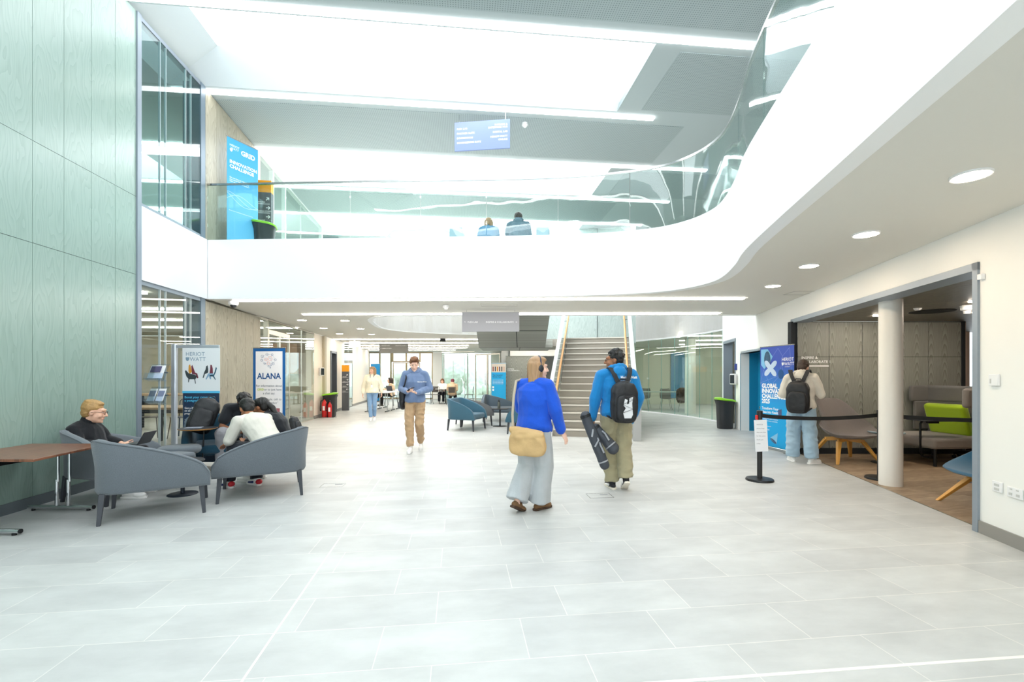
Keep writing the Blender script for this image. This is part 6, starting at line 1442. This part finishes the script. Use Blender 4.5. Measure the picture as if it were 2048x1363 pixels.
# lab behind the left glass: benches, stools, cupboard, air unit
t = thing('lab_bench', 'long wooden lab bench on black legs behind the ground floor glass at left', 'bench', (-7.5, 9.5, 0)); MB().box((0,0,.74), (3.4,.8,.04)).build('worktop', mat('bench_oak', '#a98b66', .5), t)
MB().box((0,0,.68), (3.3,.7,.07)).build('apron', black_m, t, smooth=False)
for x in (-1.6,0,1.6):
    for y in (-.33,.33): MB().box((x,y,.33), (.05,.05,.66)).build('leg', black_m, t, smooth=False)
t = thing('lab_bench', 'second wooden lab bench farther back behind the left glass', 'bench', (-8.3, 12.0, 0)); MB().box((0,0,.90), (3.4,.8,.04)).build('worktop', mat('bench_oak', '#a'), t)
for x in (-1.6,0,1.6):
    for y in (-.33,.33): MB().box((x,y,.44), (.05,.05,.88)).build('leg', black_m, t, smooth=False)
for i, x in enumerate((-6.6,-7.4,-8.2)):
    dup(mc, (x, 10.4, 0), R(180 + 10*i), 'metal chair at the lab bench behind the left glass, %s from right' % ('first','second','third')[i])
o = MB().box((-7.9,15.5,1.95), (1.5,.4,1.0)); tag(o.build('wall_cupboard', mat('cupboard_oak', '#b98f6a', .5), smooth=False), 'wooden wall cupboard on the back wall of the left lab', 'cupboard')
o = MB().box((-9.6,15.3,1.1), (1.6,.7,2.2)); tag(o.build('locker', mat('locker_grey', '#6f716b', .5), smooth=False), 'tall grey cabinet at the back of the left lab', 'cabinet')
t = thing('wall_screen', 'white rounded wall unit at the back of the left lab', 'wall unit', (-9.0, 14.5, 1.75)); MB().box((0,0,0), (.5,.3,.5)).build('housing', white_m, t, bevel=.05)
# book table
t = thing('display_table', 'low light wood table with books behind the seated group', 'table', (-5.06, 8.75, 0), R(96)); MB().box((0,0,.70), (1.0,.5,.03)).build('tabletop', mat('birch', '#cfa97c', .5), t, bevel=.004)
for x in (-.45,.45):
    for y in (-.2,.2): MB().box((x,y,.345), (.04,.04,.69)).build('leg', mat('birch', '#c'), t, smooth=False)
rr = random.Random(5); cols = ['#c9c3b8','#8d3f35','#e2e0da','#44556a','#b98c4a','#d7d2c4','#6e2f2a','#eceae4']
for st, (y, n) in enumerate(((8.45,4),(8.78,3),(9.08,3))):
    z = .716
    for k in range(n):
        h = rr.uniform(.016,.03); t = thing('book', 'closed book in the %s stack on the display table, %s from the bottom' % (('front','middle','back')[st], ('first','second','third','fourth')[k]), 'book', (-5.0+rr.uniform(-.02,.02), y, z), rr.uniform(-.3,.3))
        cm = mat('book_'+cols[(st*3+k) % 8], cols[(st*3+k) % 8], .5); MB().box((0,0,.001), (.22,.16,.002)).build('cover', cm, t, smooth=False); MB().box((0,0,h-.001), (.22,.16,.002)).build('cover', cm, t, smooth=False); MB().box((.003,0,h/2), (.21,.152,h-.004)).build('pages', mat('paper', '#efe9dc', .8), t, smooth=False); z += h + .001

# outside: paving and shrubs beyond the far windows
o = MB().prism([(-30,32),(30,32),(30,60),(-30,60)], -.12, -.02); struct('ground', o, mat('paving', '#d8d8d0', .8), smooth=False)
fm = mat('foliage_pale', '#f6f9ef', .8, var=.06, vscale=9)
rs = random.Random(4)
for i, x in enumerate((-15,-12.5,-10,-7.6,-5.2,-2.8,-.4,2)):
    m = MB()
    for k in range(9): m.ell((rs.uniform(-1.1,1.1), rs.uniform(-.6,.6), rs.uniform(.3,1.8)), (rs.uniform(.4,.7),)*3, n=10)
    o = blob('shrub', m, fm, None, .09, 1, (.12, 3.5, (1,1,1))); o.location = (x, 33+rs.uniform(-1,1), -.05); tag(o, 'pale green shrub growing outside beyond the far windows', 'shrub', 'shrubs outside the far windows')

# small ceiling fittings and upstairs rail
for i, (x, y, w_, d_) in enumerate(((-.25, 8.9, .7, .35), (4.75, 7.6, .35, .35))):
    m = MB(); m.wall([(x-w_/2,y-d_/2),(x+w_/2,y-d_/2),(x+w_/2,y+d_/2),(x-w_/2,y+d_/2),(x-w_/2,y-d_/2)], .008, H1+.004, H1+.012); tag(m.build('access_panel', mat('panel_grey', '#b5b2aa', .5), smooth=False), 'flush ceiling access panel under the bridge, ' + ('left one above the hanging sign' if i == 0 else 'right one near the downlights'), 'access panel')
o = MB().box((-2.55, 17.0, H1-.05), (.2,.16,.1)); tag(o.build('projector', black_m, bevel=.01), 'small black projector under the far hall ceiling', 'projector')
o = MB().tube([(-2.9,10.6,L2+.85),(-2.7,10.45,L2+.98),(-1.6,10.4,L2+1.0),(-1.35,10.4,L2+.9)], .02, 8); o.tube([(-2.9,10.6,L2+.86),(-2.9,10.6,L2)], .02, 8); o.tube([(-1.35,10.4,L2+.9),(-1.35,10.4,L2)], .02, 8); tag(o.build('guard_rail', white_m), 'thin white curved guard rail upstairs left of the seated pair', 'rail')
# ================================================================ camera, world, lights
cam = D.cameras.new('camera'); co = D.objects.new('camera', cam); C.objects.link(co)
co.location = (0, 0, EYE); co.rotation_euler = (PI/2, 0, 0)
cam.sensor_fit = 'HORIZONTAL'; cam.sensor_width = 36; cam.lens = 36 * F / 2048
cam.shift_y = (HY - 1363/2) / 2048; cam.clip_start = .05; cam.clip_end = 200
bpy.context.scene.camera = co
w = D.worlds.new('world'); bpy.context.scene.world = w; w.use_nodes = True; nt = w.node_tree
nt.nodes['Background'].inputs[0].default_value = (.86, .94, 1, 1); nt.nodes['Background'].inputs[1].default_value = 2.6
sc = bpy.context.scene
sc.view_settings.view_transform = 'Standard'; sc.view_settings.look = 'None'; sc.view_settings.gamma = 1
sc.view_settings.exposure = .30; sc.view_settings.use_curve_mapping = False
cy = sc.cycles
cy.max_bounces = 7; cy.diffuse_bounces = 4; cy.glossy_bounces = 4; cy.transmission_bounces = 4; cy.transparent_max_bounces = 16
cy.sample_clamp_indirect = 6; cy.caustics_reflective = False; cy.caustics_refractive = False
cy.use_adaptive_sampling = True; cy.adaptive_threshold = .025; cy.adaptive_min_samples = 16; cy.use_denoising = True; cy.blur_glossy = .5
